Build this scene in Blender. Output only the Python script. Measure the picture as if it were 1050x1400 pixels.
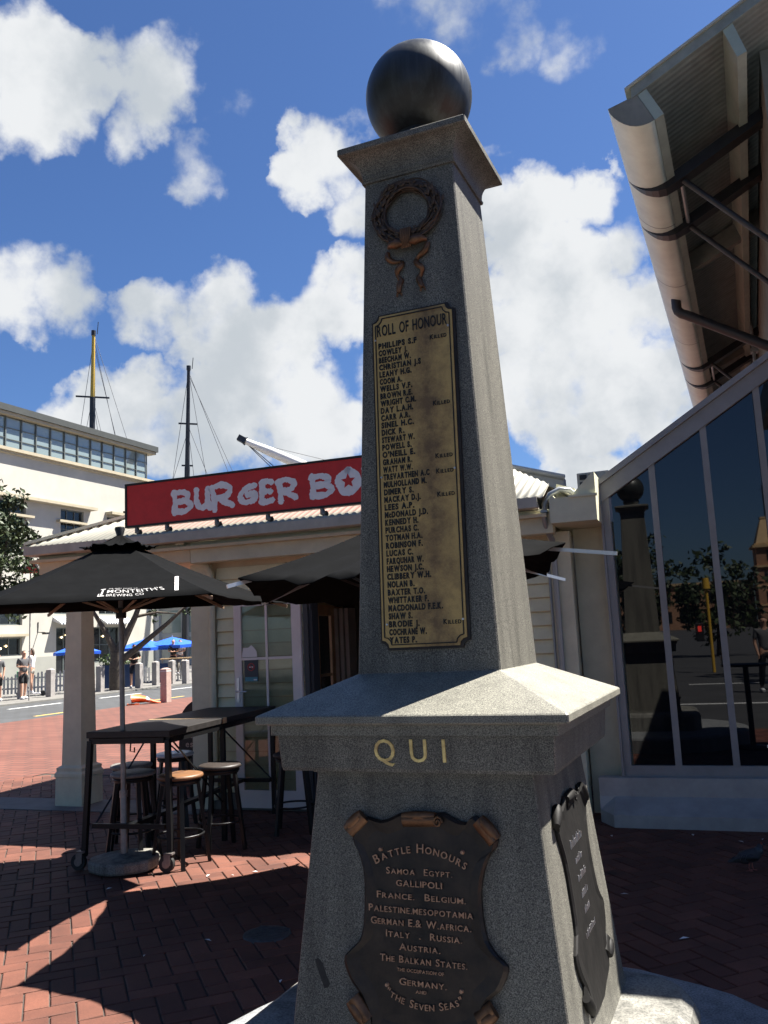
import bpy, bmesh, math, random
from mathutils import Vector, Matrix, noise
R = math.radians
random.seed(7)
for o in list(bpy.data.objects): bpy.data.objects.remove(o)
sc = bpy.context.scene
COL = sc.collection
# ------------------------------------------------------------------ camera
PITCH, ROLL, YAW, FPX = 0.14347, 0.04736, -0.39687, 1175.2
cam = bpy.data.cameras.new('camera'); camo = bpy.data.objects.new('camera', cam); COL.objects.link(camo)
cam.sensor_fit = 'VERTICAL'; cam.sensor_height = 36; cam.lens = 36*FPX/1400; cam.clip_start = .05; cam.clip_end = 3000
fw = Vector((math.sin(YAW)*math.cos(PITCH), math.cos(YAW)*math.cos(PITCH), math.sin(PITCH)))
rt = Vector((math.cos(YAW), -math.sin(YAW), 0)); up = rt.cross(fw)
rt2 = rt*math.cos(ROLL) - up*math.sin(ROLL); up2 = up*math.cos(ROLL) + rt*math.sin(ROLL)
m = Matrix((rt2, up2, -fw)).transposed().to_4x4(); m.translation = (0, 0, 1.65)
camo.matrix_world = m; sc.camera = camo
# ------------------------------------------------------------------ sun, sky, exposure
SUN_EL, SUN_AZ = R(60), R(45)      # azimuth measured from +Y towards +X
sd = Vector((math.sin(SUN_AZ)*math.cos(SUN_EL), math.cos(SUN_AZ)*math.cos(SUN_EL), math.sin(SUN_EL)))
sun = bpy.data.lights.new('sun', 'SUN'); sun.energy = 5.0; sun.angle = R(.5); sun.color = (1, .955, .88)
suno = bpy.data.objects.new('sun', sun); COL.objects.link(suno); suno.rotation_euler = (-sd).to_track_quat('-Z', 'Y').to_euler()
sc.view_settings.view_transform = 'Standard'; sc.view_settings.look = 'None'
sc.view_settings.exposure = 1.85; sc.view_settings.gamma = 1; sc.view_settings.use_curve_mapping = False
sc.render.engine = 'CYCLES'
world = bpy.data.worlds.new('World'); sc.world = world; world.use_nodes = True
nt = world.node_tree; N = nt.nodes; L = nt.links; N.clear()
def nd(t, **k):
    n = N.new(t)
    for a, b in k.items(): setattr(n, a, b)
    return n
def mth(op, a, b=None, c=None, clamp=False):
    n = nd('ShaderNodeMath', operation=op, use_clamp=clamp)
    for i, v in enumerate((a, b, c)):
        if v is None: continue
        if isinstance(v, (int, float)): n.inputs[i].default_value = v
        else: L.new(v, n.inputs[i])
    return n.outputs[0]
sky = nd('ShaderNodeTexSky', sky_type='NISHITA'); sky.sun_disc = False; sky.sun_elevation = SUN_EL; sky.sun_rotation = SUN_AZ
sky.air_density = 1.0; sky.dust_density = .6; sky.ozone_density = 2.2
tc = nd('ShaderNodeTexCoord')
nrm = nd('ShaderNodeVectorMath', operation='NORMALIZE'); L.new(tc.outputs['Generated'], nrm.inputs[0])
wn = nd('ShaderNodeTexNoise'); wn.inputs['Scale'].default_value = 14; wn.inputs['Detail'].default_value = 6; wn.inputs['Roughness'].default_value = .55
L.new(nrm.outputs[0], wn.inputs['Vector'])
wv = nd('ShaderNodeVectorMath', operation='MULTIPLY_ADD'); wv.inputs[1].default_value = (.11, .11, .11)
wsub = nd('ShaderNodeVectorMath', operation='SUBTRACT'); L.new(wn.outputs['Color'], wsub.inputs[0]); wsub.inputs[1].default_value = (.5, .5, .5)
L.new(wsub.outputs[0], wv.inputs[0]); L.new(nrm.outputs[0], wv.inputs[2])
wn2 = nd('ShaderNodeVectorMath', operation='NORMALIZE'); L.new(wv.outputs[0], wn2.inputs[0])
# cumulus banks: direction (x, y, z), angular radius in radians, weight
CLOUDS = [
(-0.601, 0.586, 0.544, 0.069, 1.30),
(-0.555, 0.611, 0.565, 0.041, 1.04),
(-0.507, 0.652, 0.563, 0.069, 1.43),
(-0.488, 0.680, 0.546, 0.041, 1.04),
(-0.543, 0.656, 0.524, 0.041, 1.04),
(-0.444, 0.708, 0.549, 0.031, 0.26),
(-0.436, 0.736, 0.517, 0.028, 0.23),
(-0.490, 0.714, 0.501, 0.023, 0.21),
(-0.671, 0.633, 0.385, 0.069, 1.43),
(-0.636, 0.674, 0.376, 0.051, 1.04),
(-0.551, 0.730, 0.403, 0.026, 0.29),
(-0.568, 0.739, 0.361, 0.060, 1.43),
(-0.517, 0.782, 0.348, 0.074, 1.56),
(-0.462, 0.825, 0.326, 0.074, 1.56),
(-0.405, 0.836, 0.370, 0.060, 1.30),
(-0.374, 0.839, 0.395, 0.041, 1.17),
(-0.511, 0.815, 0.275, 0.074, 1.43),
(-0.596, 0.760, 0.258, 0.069, 1.43),
(-0.643, 0.726, 0.245, 0.051, 1.17),
(-0.561, 0.793, 0.239, 0.064, 1.30),
(-0.442, 0.860, 0.254, 0.083, 1.43),
(-0.664, 0.704, 0.252, 0.032, 0.78),
(-0.369, 0.776, 0.511, 0.055, 1.37),
(-0.344, 0.771, 0.535, 0.039, 1.17),
(-0.398, 0.778, 0.486, 0.041, 1.17),
(-0.353, 0.810, 0.468, 0.046, 1.04),
(-0.289, 0.844, 0.451, 0.064, 1.30),
(-0.203, 0.864, 0.460, 0.060, 1.43),
(-0.181, 0.883, 0.434, 0.060, 1.43),
(-0.124, 0.882, 0.455, 0.039, 0.98),
(-0.166, 0.908, 0.386, 0.060, 1.30),
(-0.095, 0.911, 0.401, 0.044, 0.91),
(-0.216, 0.914, 0.343, 0.069, 1.43),
(-0.140, 0.936, 0.323, 0.083, 1.56),
(-0.073, 0.940, 0.332, 0.069, 1.43),
(-0.165, 0.953, 0.255, 0.083, 1.56),
(-0.083, 0.965, 0.250, 0.069, 1.43),
(-0.210, 0.937, 0.280, 0.055, 1.30),
(-0.151, 0.966, 0.209, 0.041, 1.17),
(-0.043, 0.972, 0.229, 0.055, 1.30),
(-0.155, 0.973, 0.171, 0.039, 1.17),
(-0.121, 0.980, 0.158, 0.037, 1.04),
(-0.202, 0.762, 0.615, 0.055, 0.34),
(-0.165, 0.787, 0.595, 0.041, 0.31),
(-0.255, 0.738, 0.625, 0.046, 0.26),
(-0.118, 0.804, 0.583, 0.032, 0.23),
(-0.325, 0.910, 0.256, 0.101, 1.30),
]
acc = None
for x, y, z, rr, w in CLOUDS:
    d = nd('ShaderNodeVectorMath', operation='DOT_PRODUCT'); L.new(wn2.outputs[0], d.inputs[0]); d.inputs[1].default_value = (x, y, z)
    cr = math.cos(rr)
    f = mth('MULTIPLY_ADD', d.outputs['Value'], w/(1-cr), -w*cr/(1-cr), clamp=True)
    acc = f if acc is None else mth('MAXIMUM', acc, f)
n2 = nd('ShaderNodeTexNoise'); n2.inputs['Scale'].default_value = 18; n2.inputs['Detail'].default_value = 8; n2.inputs['Roughness'].default_value = .55
L.new(nrm.outputs[0], n2.inputs['Vector'])
dens = mth('ADD', acc, mth('MULTIPLY_ADD', n2.outputs['Fac'], 1.9, -1.02))
mr = nd('ShaderNodeMapRange', interpolation_type='SMOOTHSTEP'); mr.inputs[1].default_value = .0; mr.inputs[2].default_value = .85
L.new(dens, mr.inputs[0])
gate = nd('ShaderNodeMapRange', interpolation_type='SMOOTHSTEP'); gate.inputs[1].default_value = .0; gate.inputs[2].default_value = .22; L.new(acc, gate.inputs[0])
mask = mth('MULTIPLY', mr.outputs[0], gate.outputs[0])
n3 = nd('ShaderNodeTexNoise'); n3.inputs['Scale'].default_value = 6; n3.inputs['Detail'].default_value = 6; n3.inputs['Roughness'].default_value = .55
off = nd('ShaderNodeVectorMath', operation='ADD'); L.new(nrm.outputs[0], off.inputs[0]); off.inputs[1].default_value = (.31, .17, .42); L.new(off.outputs[0], n3.inputs['Vector'])
shd = nd('ShaderNodeMapRange', interpolation_type='SMOOTHSTEP'); shd.inputs[1].default_value = .38; shd.inputs[2].default_value = .60; L.new(n3.outputs['Fac'], shd.inputs[0])
cmix = nd('ShaderNodeMixRGB'); L.new(shd.outputs[0], cmix.inputs[0]); cmix.inputs[1].default_value = (.60, .65, .70, 1); cmix.inputs[2].default_value = (.90, .92, .94, 1)
skm = nd('ShaderNodeMixRGB', blend_type='MULTIPLY'); skm.inputs[0].default_value = 1; skm.inputs[2].default_value = (.375, .505, .715, 1)
L.new(sky.outputs[0], skm.inputs[1])
bg = nd('ShaderNodeBackground'); bg.inputs['Strength'].default_value = .05; L.new(skm.outputs[0], bg.inputs[0])
bgc = nd('ShaderNodeBackground'); bgc.inputs['Strength'].default_value = .265; L.new(cmix.outputs[0], bgc.inputs[0])
msh = nd('ShaderNodeMixShader'); L.new(mask, msh.inputs[0]); L.new(bg.outputs[0], msh.inputs[1]); L.new(bgc.outputs[0], msh.inputs[2])
out = nd('ShaderNodeOutputWorld'); L.new(msh.outputs[0], out.inputs[0])

# ------------------------------------------------------------------ materials
MATS = {}
def mat(name, col, rough=.6, metal=0, spec=.5, nscale=0, namt=.25, col2=None, bump=0, bscale=60, ior=None, tr=0, sheen=0):
    """plain surface with procedural mottling (object coordinates, metres)"""
    mt = bpy.data.materials.new(name); mt.use_nodes = True
    t = mt.node_tree; b = t.nodes['Principled BSDF']
    b.inputs['Base Color'].default_value = (*col, 1); b.inputs['Roughness'].default_value = rough; b.inputs['Metallic'].default_value = metal
    b.inputs['Specular IOR Level'].default_value = spec
    if ior: b.inputs['IOR'].default_value = ior
    if tr: b.inputs['Transmission Weight'].default_value = tr
    if nscale or bump:
        c = t.nodes.new('ShaderNodeTexCoord')
    if nscale:
        n = t.nodes.new('ShaderNodeTexNoise'); n.inputs['Scale'].default_value = nscale; n.inputs['Detail'].default_value = 6; n.inputs['Roughness'].default_value = .65
        t.links.new(c.outputs['Object'], n.inputs['Vector'])
        r = t.nodes.new('ShaderNodeMapRange'); r.inputs[1].default_value = .3; r.inputs[2].default_value = .7; t.links.new(n.outputs['Fac'], r.inputs[0])
        x = t.nodes.new('ShaderNodeMixRGB'); t.links.new(r.outputs[0], x.inputs[0])
        c2 = col2 or tuple(v*(1-namt) for v in col)
        x.inputs[1].default_value = (*c2, 1); x.inputs[2].default_value = (*[min(1, v*(1+namt*.5)) for v in col], 1)
        t.links.new(x.outputs[0], b.inputs['Base Color'])
    if bump:
        n = t.nodes.new('ShaderNodeTexNoise'); n.inputs['Scale'].default_value = bscale; n.inputs['Detail'].default_value = 4
        t.links.new(c.outputs['Object'], n.inputs['Vector'])
        bp = t.nodes.new('ShaderNodeBump'); bp.inputs['Strength'].default_value = bump; bp.inputs['Distance'].default_value = .01
        t.links.new(n.outputs['Fac'], bp.inputs['Height']); t.links.new(bp.outputs[0], b.inputs['Normal'])
    MATS[name] = mt
    return mt
def nodes_of(mt): return mt.node_tree, mt.node_tree.nodes, mt.node_tree.links, mt.node_tree.nodes['Principled BSDF']
def granite(name, dark, mid, light, scale=260, rough=.55, streak=.25):
    mt = mat(name, mid, rough); t, n, l, b = nodes_of(mt)
    c = n.new('ShaderNodeTexCoord')
    a = n.new('ShaderNodeTexNoise'); a.inputs['Scale'].default_value = scale; a.inputs['Detail'].default_value = 2; a.inputs['Roughness'].default_value = .7
    l.new(c.outputs['Object'], a.inputs['Vector'])
    r = n.new('ShaderNodeValToRGB'); e = r.color_ramp.elements
    e[0].position = .36; e[0].color = (*dark, 1); e[1].position = .66; e[1].color = (*light, 1)
    x = r.color_ramp.elements.new(.50); x.color = (*mid, 1)
    l.new(a.outputs['Fac'], r.inputs[0])
    # weather stains running down and cloudy soiling
    mp = n.new('ShaderNodeMapping'); mp.inputs['Scale'].default_value = (14, 14, 1.1); l.new(c.outputs['Object'], mp.inputs['Vector'])
    s = n.new('ShaderNodeTexNoise'); s.inputs['Scale'].default_value = 1; s.inputs['Detail'].default_value = 5; l.new(mp.outputs[0], s.inputs['Vector'])
    mr = n.new('ShaderNodeMapRange'); mr.inputs[1].default_value = .42; mr.inputs[2].default_value = .7; mr.inputs[3].default_value = 1; mr.inputs[4].default_value = 1-streak; l.new(s.outputs['Fac'], mr.inputs[0])
    mx = n.new('ShaderNodeMixRGB'); mx.blend_type = 'MULTIPLY'; mx.inputs[0].default_value = 1; l.new(r.outputs[0], mx.inputs[1]); l.new(mr.outputs[0], mx.inputs[2])
    l.new(mx.outputs[0], b.inputs['Base Color'])
    bp = n.new('ShaderNodeBump'); bp.inputs['Strength'].default_value = .25; bp.inputs['Distance'].default_value = .002; l.new(a.outputs['Fac'], bp.inputs['Height']); l.new(bp.outputs[0], b.inputs['Normal'])
    return mt
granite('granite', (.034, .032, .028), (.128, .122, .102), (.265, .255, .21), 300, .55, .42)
granite('granite_cap_lit', (.06, .058, .049), (.188, .181, .148), (.31, .30, .24), 300)  # paler copy of the granite: sun and sky light on the cap put into colour
granite('granite_step', (0.1105, 0.1080, 0.0952), (0.1997, 0.1938, 0.1700), (0.2550, 0.2465, 0.2125), 120, .7, .6)
granite('granite_step_grey', (0.1190, 0.1275, 0.1318), (0.2210, 0.2295, 0.2338), (0.3060, 0.3060, 0.3060), 120, .7, .3)
mat('bronze_dark', (.038, .028, .022), .42, .5, nscale=14, namt=.6, col2=(.014, .013, .013), bump=.15, bscale=30)
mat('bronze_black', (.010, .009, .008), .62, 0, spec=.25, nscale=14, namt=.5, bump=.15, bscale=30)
mat('granite_stain', (.030, .028, .025), .75, nscale=60, namt=.4)
mat('bronze_wreath', (.085, .050, .030), .40, .35, nscale=30, namt=.6, col2=(.022, .016, .012))
mat('bronze_warm', (.20, .10, .05), .42, .6, nscale=25, namt=.6)
mat('bronze_letter', (.50, .29, .18), .5, .3, nscale=60, namt=.4)
mat('gilt', (1.0, .66, .26), .5, 0, nscale=40, namt=.5)
mat('letter_black', (.012, .011, .010), .5, .2)
# brass roll plaque with a dark worn patch down its middle
mt = mat('brass', (.33, .22, .075), .48, .3); t, n, l, b = nodes_of(mt)
c = n.new('ShaderNodeTexCoord'); a = n.new('ShaderNodeTexNoise'); a.inputs['Scale'].default_value = 9; a.inputs['Detail'].default_value = 8; a.inputs['Roughness'].default_value = .75; l.new(c.outputs['Object'], a.inputs['Vector'])
sx = n.new('ShaderNodeSeparateXYZ'); l.new(c.outputs['Object'], sx.inputs[0])
def M_(op, p, q=None, r=None, clamp=False):
    k = n.new('ShaderNodeMath'); k.operation = op; k.use_clamp = clamp
    for i, v in enumerate((p, q, r)):
        if v is None: continue
        if isinstance(v, (int, float)): k.inputs[i].default_value = v
        else: l.new(v, k.inputs[i])
    return k.outputs[0]
patch = M_('SUBTRACT', 1.0, M_('MULTIPLY', M_('ABSOLUTE', M_('SUBTRACT', sx.outputs['X'], .045)), 9), clamp=True)
w = M_('ADD', patch, M_('MULTIPLY_ADD', a.outputs['Fac'], 3.2, -1.75))
r = n.new('ShaderNodeValToRGB'); e = r.color_ramp.elements; e[0].position = .05; e[0].color = (.52, .34, .125, 1); e[1].position = 1.0; e[1].color = (.19, .115, .055, 1); l.new(w, r.inputs[0])
l.new(r.outputs[0], b.inputs['Base Color'])
f = n.new('ShaderNodeTexNoise'); f.inputs['Scale'].default_value = 220; l.new(c.outputs['Object'], f.inputs['Vector'])
bp = n.new('ShaderNodeBump'); bp.inputs['Strength'].default_value = .35; bp.inputs['Distance'].default_value = .002; l.new(f.outputs['Fac'], bp.inputs['Height']); l.new(bp.outputs[0], b.inputs['Normal'])
# dark polished-stone ball with pale runs
mt = mat('ball_bronze', (.02, .022, .022), .38, .1); t, n, l, b = nodes_of(mt)
c = n.new('ShaderNodeTexCoord'); mp = n.new('ShaderNodeMapping'); mp.inputs['Scale'].default_value = (26, 26, 2.2); l.new(c.outputs['Object'], mp.inputs['Vector'])
a = n.new('ShaderNodeTexNoise'); a.inputs['Scale'].default_value = 1; a.inputs['Detail'].default_value = 7; a.inputs['Roughness'].default_value = .7; l.new(mp.outputs[0], a.inputs['Vector'])
r = n.new('ShaderNodeValToRGB'); e = r.color_ramp.elements; e[0].position = .45; e[0].color = (.022, .022, .020, 1); e[1].position = .80; e[1].color = (.20, .21, .20, 1)
x = r.color_ramp.elements.new(.66); x.color = (.045, .05, .048, 1); l.new(a.outputs['Fac'], r.inputs[0]); l.new(r.outputs[0], b.inputs['Base Color'])
g = n.new('ShaderNodeMapRange'); g.inputs[1].default_value = .3; g.inputs[2].default_value = .8; g.inputs[3].default_value = .30; g.inputs[4].default_value = .55; l.new(a.outputs['Fac'], g.inputs[0]); l.new(g.outputs[0], b.inputs['Roughness'])

mat('wall_cream', (.66, .57, .39), .75, nscale=3, namt=.18, bump=.08, bscale=90)
mat('trim_taupe', (.64, .62, .45), .65, nscale=4, namt=.15)
mat('siding', (.75, .74, .51), .65, nscale=5, namt=.12)
mat('gutter', (.50, .46, .38), .45, nscale=6, namt=.2)
mat('roof_cream', (0.4250, 0.4080, 0.3400), .5, nscale=5, namt=.12)
mat('roof_grey', (.42, .44, .46), .4, .4, nscale=6, namt=.3)
mat('flashing', (0.3825, 0.3825, 0.3570), .5, nscale=3, namt=.2)
mat('sign_red', (.70, .035, .035), .45, nscale=9, namt=.12)
mat('sign_letter', (.98, .93, .90), .5, nscale=20, namt=.06)
mat('black_frame', (.012, .012, .013), .45)
mat('fabric_black', (.0038, .0040, .0043), .9, spec=.06, nscale=7, namt=.35, bump=.2, bscale=14)
mat('print_white', (.40, .39, .38), .7, nscale=90, namt=.3)
mat('steel', (.26, .235, .22), .4, .6, nscale=15, namt=.3)
mat('alu', (.62, .62, .64), .3, .7)
mat('wood_rib', (.28, .19, .12), .55, nscale=12, namt=.3)
mat('table_dark', (.020, .017, .016), .55, nscale=18, namt=.5)
mat('table_wood', (.50, .34, .18), .5, nscale=22, namt=.35)
mat('stool_metal', (.014, .014, .015), .4, .5)
mat('rubber', (.015, .015, .015), .6)
mat('seat_grey', (.20, .19, .175), .55, nscale=30, namt=.4)
mat('seat_white', (.62, .64, .68), .3)
mat('seat_dark', (.035, .026, .022), .5, nscale=30, namt=.5)
mat('seat_orange', (.17, .075, .026), .5, nscale=28, namt=.5, col2=(.11, .055, .028))
mat('door_frame', (.74, .67, .63), .5, nscale=4, namt=.1)
mat('door_dark', (.045, .047, .052), .5)
mat('door_tan', (.80, .54, .34), .6, nscale=5, namt=.2)
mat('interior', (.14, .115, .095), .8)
mat('pav_frame', (.25, .25, .25), .45, .1, nscale=5, namt=.15)
mat('pav_sill', (.36, .355, .34), .45, .1, nscale=5, namt=.22)
mat('glass_dark', (.004, .005, .007), .012, 0, ior=1.60)
mat('glass_sky', (.20, .25, .245), .05, .0, ior=1.9)
mat('glass_dim', (.012, .014, .016), .06)
mat('concrete', (.20, .20, .175), .85, nscale=2.5, namt=.3, bump=.25, bscale=25)
mat('concrete_light', (.32, .37, .32), .8, nscale=2, namt=.2, bump=.15, bscale=25)
mat('tube_cream', (.70, .77, .68), .5, nscale=1.6, namt=.16)
mat('steel_black', (.022, .023, .026), .45, .3, nscale=6, namt=.3)
mat('pipe_black', (.025, .025, .027), .5)
mat('pipe_grey', (.30, .32, .33), .4, .5)
mat('window_cream', (.50, .46, .38), .6)
mat('hall_white', (.43, .41, .355), .75, nscale=.7, namt=.12)
mat('hall_trim', (0.3910, 0.3400, 0.2380), .7, nscale=2, namt=.12)
mat('hall_dado', (.27, .27, .24), .8, nscale=1, namt=.1)
mat('hall_roof', (.040, .044, .040), .6, nscale=2, namt=.2)
mat('mullion', (.10, .115, .11), .5)
mat('mast_yellow', (.50, .33, .05), .5)
mat('mast_dark', (.02, .022, .028), .5)
mat('rope', (.10, .10, .11), .7)
mat('crane_white', (.72, .70, .66), .5)
mat('bark', (.10, .08, .062), .9, nscale=12, namt=.5)
mat('bollard_grey', (.30, .28, .265), .7, nscale=8, namt=.2)
mat('bollard_pink', (.40, .29, .25), .7, nscale=8, namt=.2)
mat('fence_white', (0.5100, 0.5100, 0.4930), .6)
mat('planter_blue', (.012, .04, .12), .6)
mat('para_blue', (.008, .10, .62), .6, nscale=3, namt=.15)
mat('orange', (.85, .14, .025), .5, nscale=10, namt=.2)
mat('cone_white', (.75, .73, .70), .5)
mat('skin', (.50, .28, .19), .6)
mat('hair', (.05, .03, .02), .7)
mat('cloth_white', (.78, .76, .78), .8)
mat('cloth_black', (.012, .012, .014), .85)
mat('cloth_navy', (.015, .02, .035), .85)
mat('cloth_grey', (.10, .10, .105), .85)
mat('cloth_khaki', (.26, .24, .21), .85)
mat('cap_grey', (.13, .13, .13), .8)
mat('shoe', (.7, .7, .7), .6)
mat('scooter_green', (.10, .55, .20), .4)
mat('board_brown', (.035, .022, .018), .5)
mat('chalk', (.45, .33, .27), .8)
mat('poster_navy', (.03, .045, .06), .5)
mat('poster_red', (.45, .05, .05), .5)
mat('poster_teal', (.05, .22, .28), .5)
mat('paper', (.75, .72, .70), .7)
mat('pigeon_body', (.035, .036, .040), .7, nscale=40, namt=.5)
mat('pigeon_neck', (.025, .035, .04), .35)
mat('pigeon_leg', (.35, .12, .09), .6)
mat('red_roof', (.60, .06, .06), .5)
mat('tile_stripe_dark', (.05, .06, .09), .5)
mat('cup', (.78, .80, .78), .4)
mat('iron', (.11, .11, .11), .6, .6, nscale=30, namt=.4)
mat('tower_brick', (.36, .19, .11), .8, nscale=1, namt=.2)
mat('tower_stone', (.55, .38, .20), .8, nscale=1, namt=.2)
mat('pole_yellow', (.60, .36, .04), .5)
mat('far_grey', (.45, .47, .48), .7, nscale=.5, namt=.2)
mt = mat('concrete_board', (.2, .22, .19), .9); t, n, l, b = nodes_of(mt)
c = n.new('ShaderNodeTexCoord'); sx = n.new('ShaderNodeSeparateXYZ'); l.new(c.outputs['Object'], sx.inputs[0])
a = n.new('ShaderNodeTexNoise'); a.inputs['Scale'].default_value = 3; a.inputs['Detail'].default_value = 8; a.inputs['Roughness'].default_value = .7; l.new(c.outputs['Object'], a.inputs['Vector'])
wv_ = M_('SINE', M_('MULTIPLY_ADD', a.outputs['Fac'], 3.0, M_('MULTIPLY', sx.outputs['Y'], 46.0)))
q = M_('MULTIPLY_ADD', wv_, .13, M_('MULTIPLY_ADD', a.outputs['Fac'], 1.3, -.15), True)
r = n.new('ShaderNodeMixRGB'); l.new(q, r.inputs[0]); r.inputs[1].default_value = (.12, .132, .122, 1); r.inputs[2].default_value = (.30, .33, .30, 1); l.new(r.outputs[0], b.inputs['Base Color'])
bp = n.new('ShaderNodeBump'); bp.inputs['Strength'].default_value = .35; bp.inputs['Distance'].default_value = .015; l.new(wv_, bp.inputs['Height']); l.new(bp.outputs[0], b.inputs['Normal'])
def leafmat(name, c1, c2):
    mt = mat(name, c1, .55, spec=.35); t, n, l, b = nodes_of(mt)
    g = n.new('ShaderNodeNewGeometry'); r = n.new('ShaderNodeMixRGB'); l.new(g.outputs['Random Per Island'], r.inputs[0])
    r.inputs[1].default_value = (*c1, 1); r.inputs[2].default_value = (*c2, 1); l.new(r.outputs[0], b.inputs['Base Color'])
    b.inputs['Subsurface Weight'].default_value = 0
    return mt
leafmat('leaf_a', (.014, .026, .010), (.060, .082, .030))
leafmat('leaf_b', (.013, .024, .010), (.045, .070, .026))
leafmat('leaf_c', (.05, .09, .03), (.12, .16, .06))
# window / door glass that lets the view through
def glassmat(name, tint, refl=.12):
    mt = bpy.data.materials.new(name); mt.use_nodes = True; t = mt.node_tree; t.nodes.clear()
    o = t.nodes.new('ShaderNodeOutputMaterial'); a = t.nodes.new('ShaderNodeBsdfTransparent'); a.inputs[0].default_value = (*tint, 1)
    g = t.nodes.new('ShaderNodeBsdfGlossy'); g.inputs['Roughness'].default_value = .03; g.inputs[0].default_value = (1, 1, 1, 1)
    f = t.nodes.new('ShaderNodeFresnel'); f.inputs[0].default_value = 1.5
    mx = t.nodes.new('ShaderNodeMixShader'); t.links.new(f.outputs[0], mx.inputs[0]); t.links.new(a.outputs[0], mx.inputs[1]); t.links.new(g.outputs[0], mx.inputs[2]); t.links.new(mx.outputs[0], o.inputs[0])
    MATS[name] = mt; return mt
glassmat('glass_clear', (.82, .84, .83))
# lamps that glow
def glow(name, col, s):
    mt = mat(name, col, .5); b = mt.node_tree.nodes['Principled BSDF']; b.inputs['Emission Color'].default_value = (*col, 1); b.inputs['Emission Strength'].default_value = s
glow('lamp_warm', (1, .75, .4), 3.0); glow('signal_red', (1, .06, .04), .8)
# paving bricks: per-brick tint held in a face attribute plus grime
mt = mat('brick_near', (.36, .13, .10), .75); t, n, l, b = nodes_of(mt)
at_ = n.new('ShaderNodeAttribute'); at_.attribute_name = 'tint'
c = n.new('ShaderNodeTexCoord'); a = n.new('ShaderNodeTexNoise'); a.inputs['Scale'].default_value = 1.9; a.inputs['Detail'].default_value = 9; a.inputs['Roughness'].default_value = .7; l.new(c.outputs['Object'], a.inputs['Vector'])
r = n.new('ShaderNodeMixRGB'); l.new(at_.outputs['Fac'], r.inputs[0]); r.inputs[1].default_value = (.090, .028, .016, 1); r.inputs[2].default_value = (.155, .054, .032, 1)
mr = n.new('ShaderNodeMapRange'); mr.inputs[1].default_value = .35; mr.inputs[2].default_value = .75; mr.inputs[3].default_value = 1.15; mr.inputs[4].default_value = .48; l.new(a.outputs['Fac'], mr.inputs[0])
sp = n.new('ShaderNodeTexNoise'); sp.inputs['Scale'].default_value = 140; sp.inputs['Detail'].default_value = 3; l.new(c.outputs['Object'], sp.inputs['Vector'])
sm = n.new('ShaderNodeMapRange'); sm.inputs[1].default_value = .3; sm.inputs[2].default_value = .7; sm.inputs[3].default_value = .8; sm.inputs[4].default_value = 1.15; l.new(sp.outputs['Fac'], sm.inputs[0])
m1 = n.new('ShaderNodeMixRGB'); m1.blend_type = 'MULTIPLY'; m1.inputs[0].default_value = 1; l.new(r.outputs[0], m1.inputs[1]); l.new(mr.outputs[0], m1.inputs[2])
m2 = n.new('ShaderNodeMixRGB'); m2.blend_type = 'MULTIPLY'; m2.inputs[0].default_value = 1; l.new(m1.outputs[0], m2.inputs[1]); l.new(sm.outputs[0], m2.inputs[2]); 
# dark gum spots
vo = n.new('ShaderNodeTexVoronoi'); vo.inputs['Scale'].default_value = 1.5; l.new(c.outputs['Object'], vo.inputs['Vector'])
vm = n.new('ShaderNodeMapRange'); vm.inputs[1].default_value = .03; vm.inputs[2].default_value = .11; vm.inputs[3].default_value = .45; vm.inputs[4].default_value = 1; l.new(vo.outputs['Distance'], vm.inputs[0])
m3 = n.new('ShaderNodeMixRGB'); m3.blend_type = 'MULTIPLY'; m3.inputs[0].default_value = 1; l.new(m2.outputs[0], m3.inputs[1]); l.new(vm.outputs[0], m3.inputs[2]); l.new(m3.outputs[0], b.inputs['Base Color'])
bp = n.new('ShaderNodeBump'); bp.inputs['Strength'].default_value = .3; bp.inputs['Distance'].default_value = .003; l.new(sp.outputs['Fac'], bp.inputs['Height']); l.new(bp.outputs[0], b.inputs['Normal'])
mat('brick_joint', (.060, .046, .038), .95, nscale=20, namt=.3)
def brickmat(name, c1, c2, mortar, w, h, ms, rot=0):
    mt = mat(name, c1, .8); t, n, l, b = nodes_of(mt)
    c = n.new('ShaderNodeTexCoord'); mp = n.new('ShaderNodeMapping'); mp.inputs['Rotation'].default_value = (0, 0, rot); l.new(c.outputs['Object'], mp.inputs['Vector'])
    k = n.new('ShaderNodeTexBrick'); k.inputs['Scale'].default_value = 1; k.inputs['Brick Width'].default_value = w; k.inputs['Row Height'].default_value = h; k.inputs['Mortar Size'].default_value = ms
    k.inputs['Color1'].default_value = (*c1, 1); k.inputs['Color2'].default_value = (*c2, 1); k.inputs['Mortar'].default_value = (*mortar, 1); l.new(mp.outputs[0], k.inputs['Vector'])
    a = n.new('ShaderNodeTexNoise'); a.inputs['Scale'].default_value = .6; a.inputs['Detail'].default_value = 8; a.inputs['Roughness'].default_value = .7; l.new(c.outputs['Object'], a.inputs['Vector'])
    mr = n.new('ShaderNodeMapRange'); mr.inputs[1].default_value = .3; mr.inputs[2].default_value = .75; mr.inputs[3].default_value = 1.12; mr.inputs[4].default_value = .68; l.new(a.outputs['Fac'], mr.inputs[0])
    mx = n.new('ShaderNodeMixRGB'); mx.blend_type = 'MULTIPLY'; mx.inputs[0].default_value = 1; l.new(k.outputs[0], mx.inputs[1]); l.new(mr.outputs[0], mx.inputs[2]); l.new(mx.outputs[0], b.inputs['Base Color'])
brickmat('brick_far', (.165, .060, .040), (.125, .042, .028), (.06, .030, .024), .40, .20, .016)
brickmat('road_pavers', (0.0638, 0.0672, 0.0706), (0.0510, 0.0536, 0.0570), (0.0340, 0.0340, 0.0340), .5, .25, .02)
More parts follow.
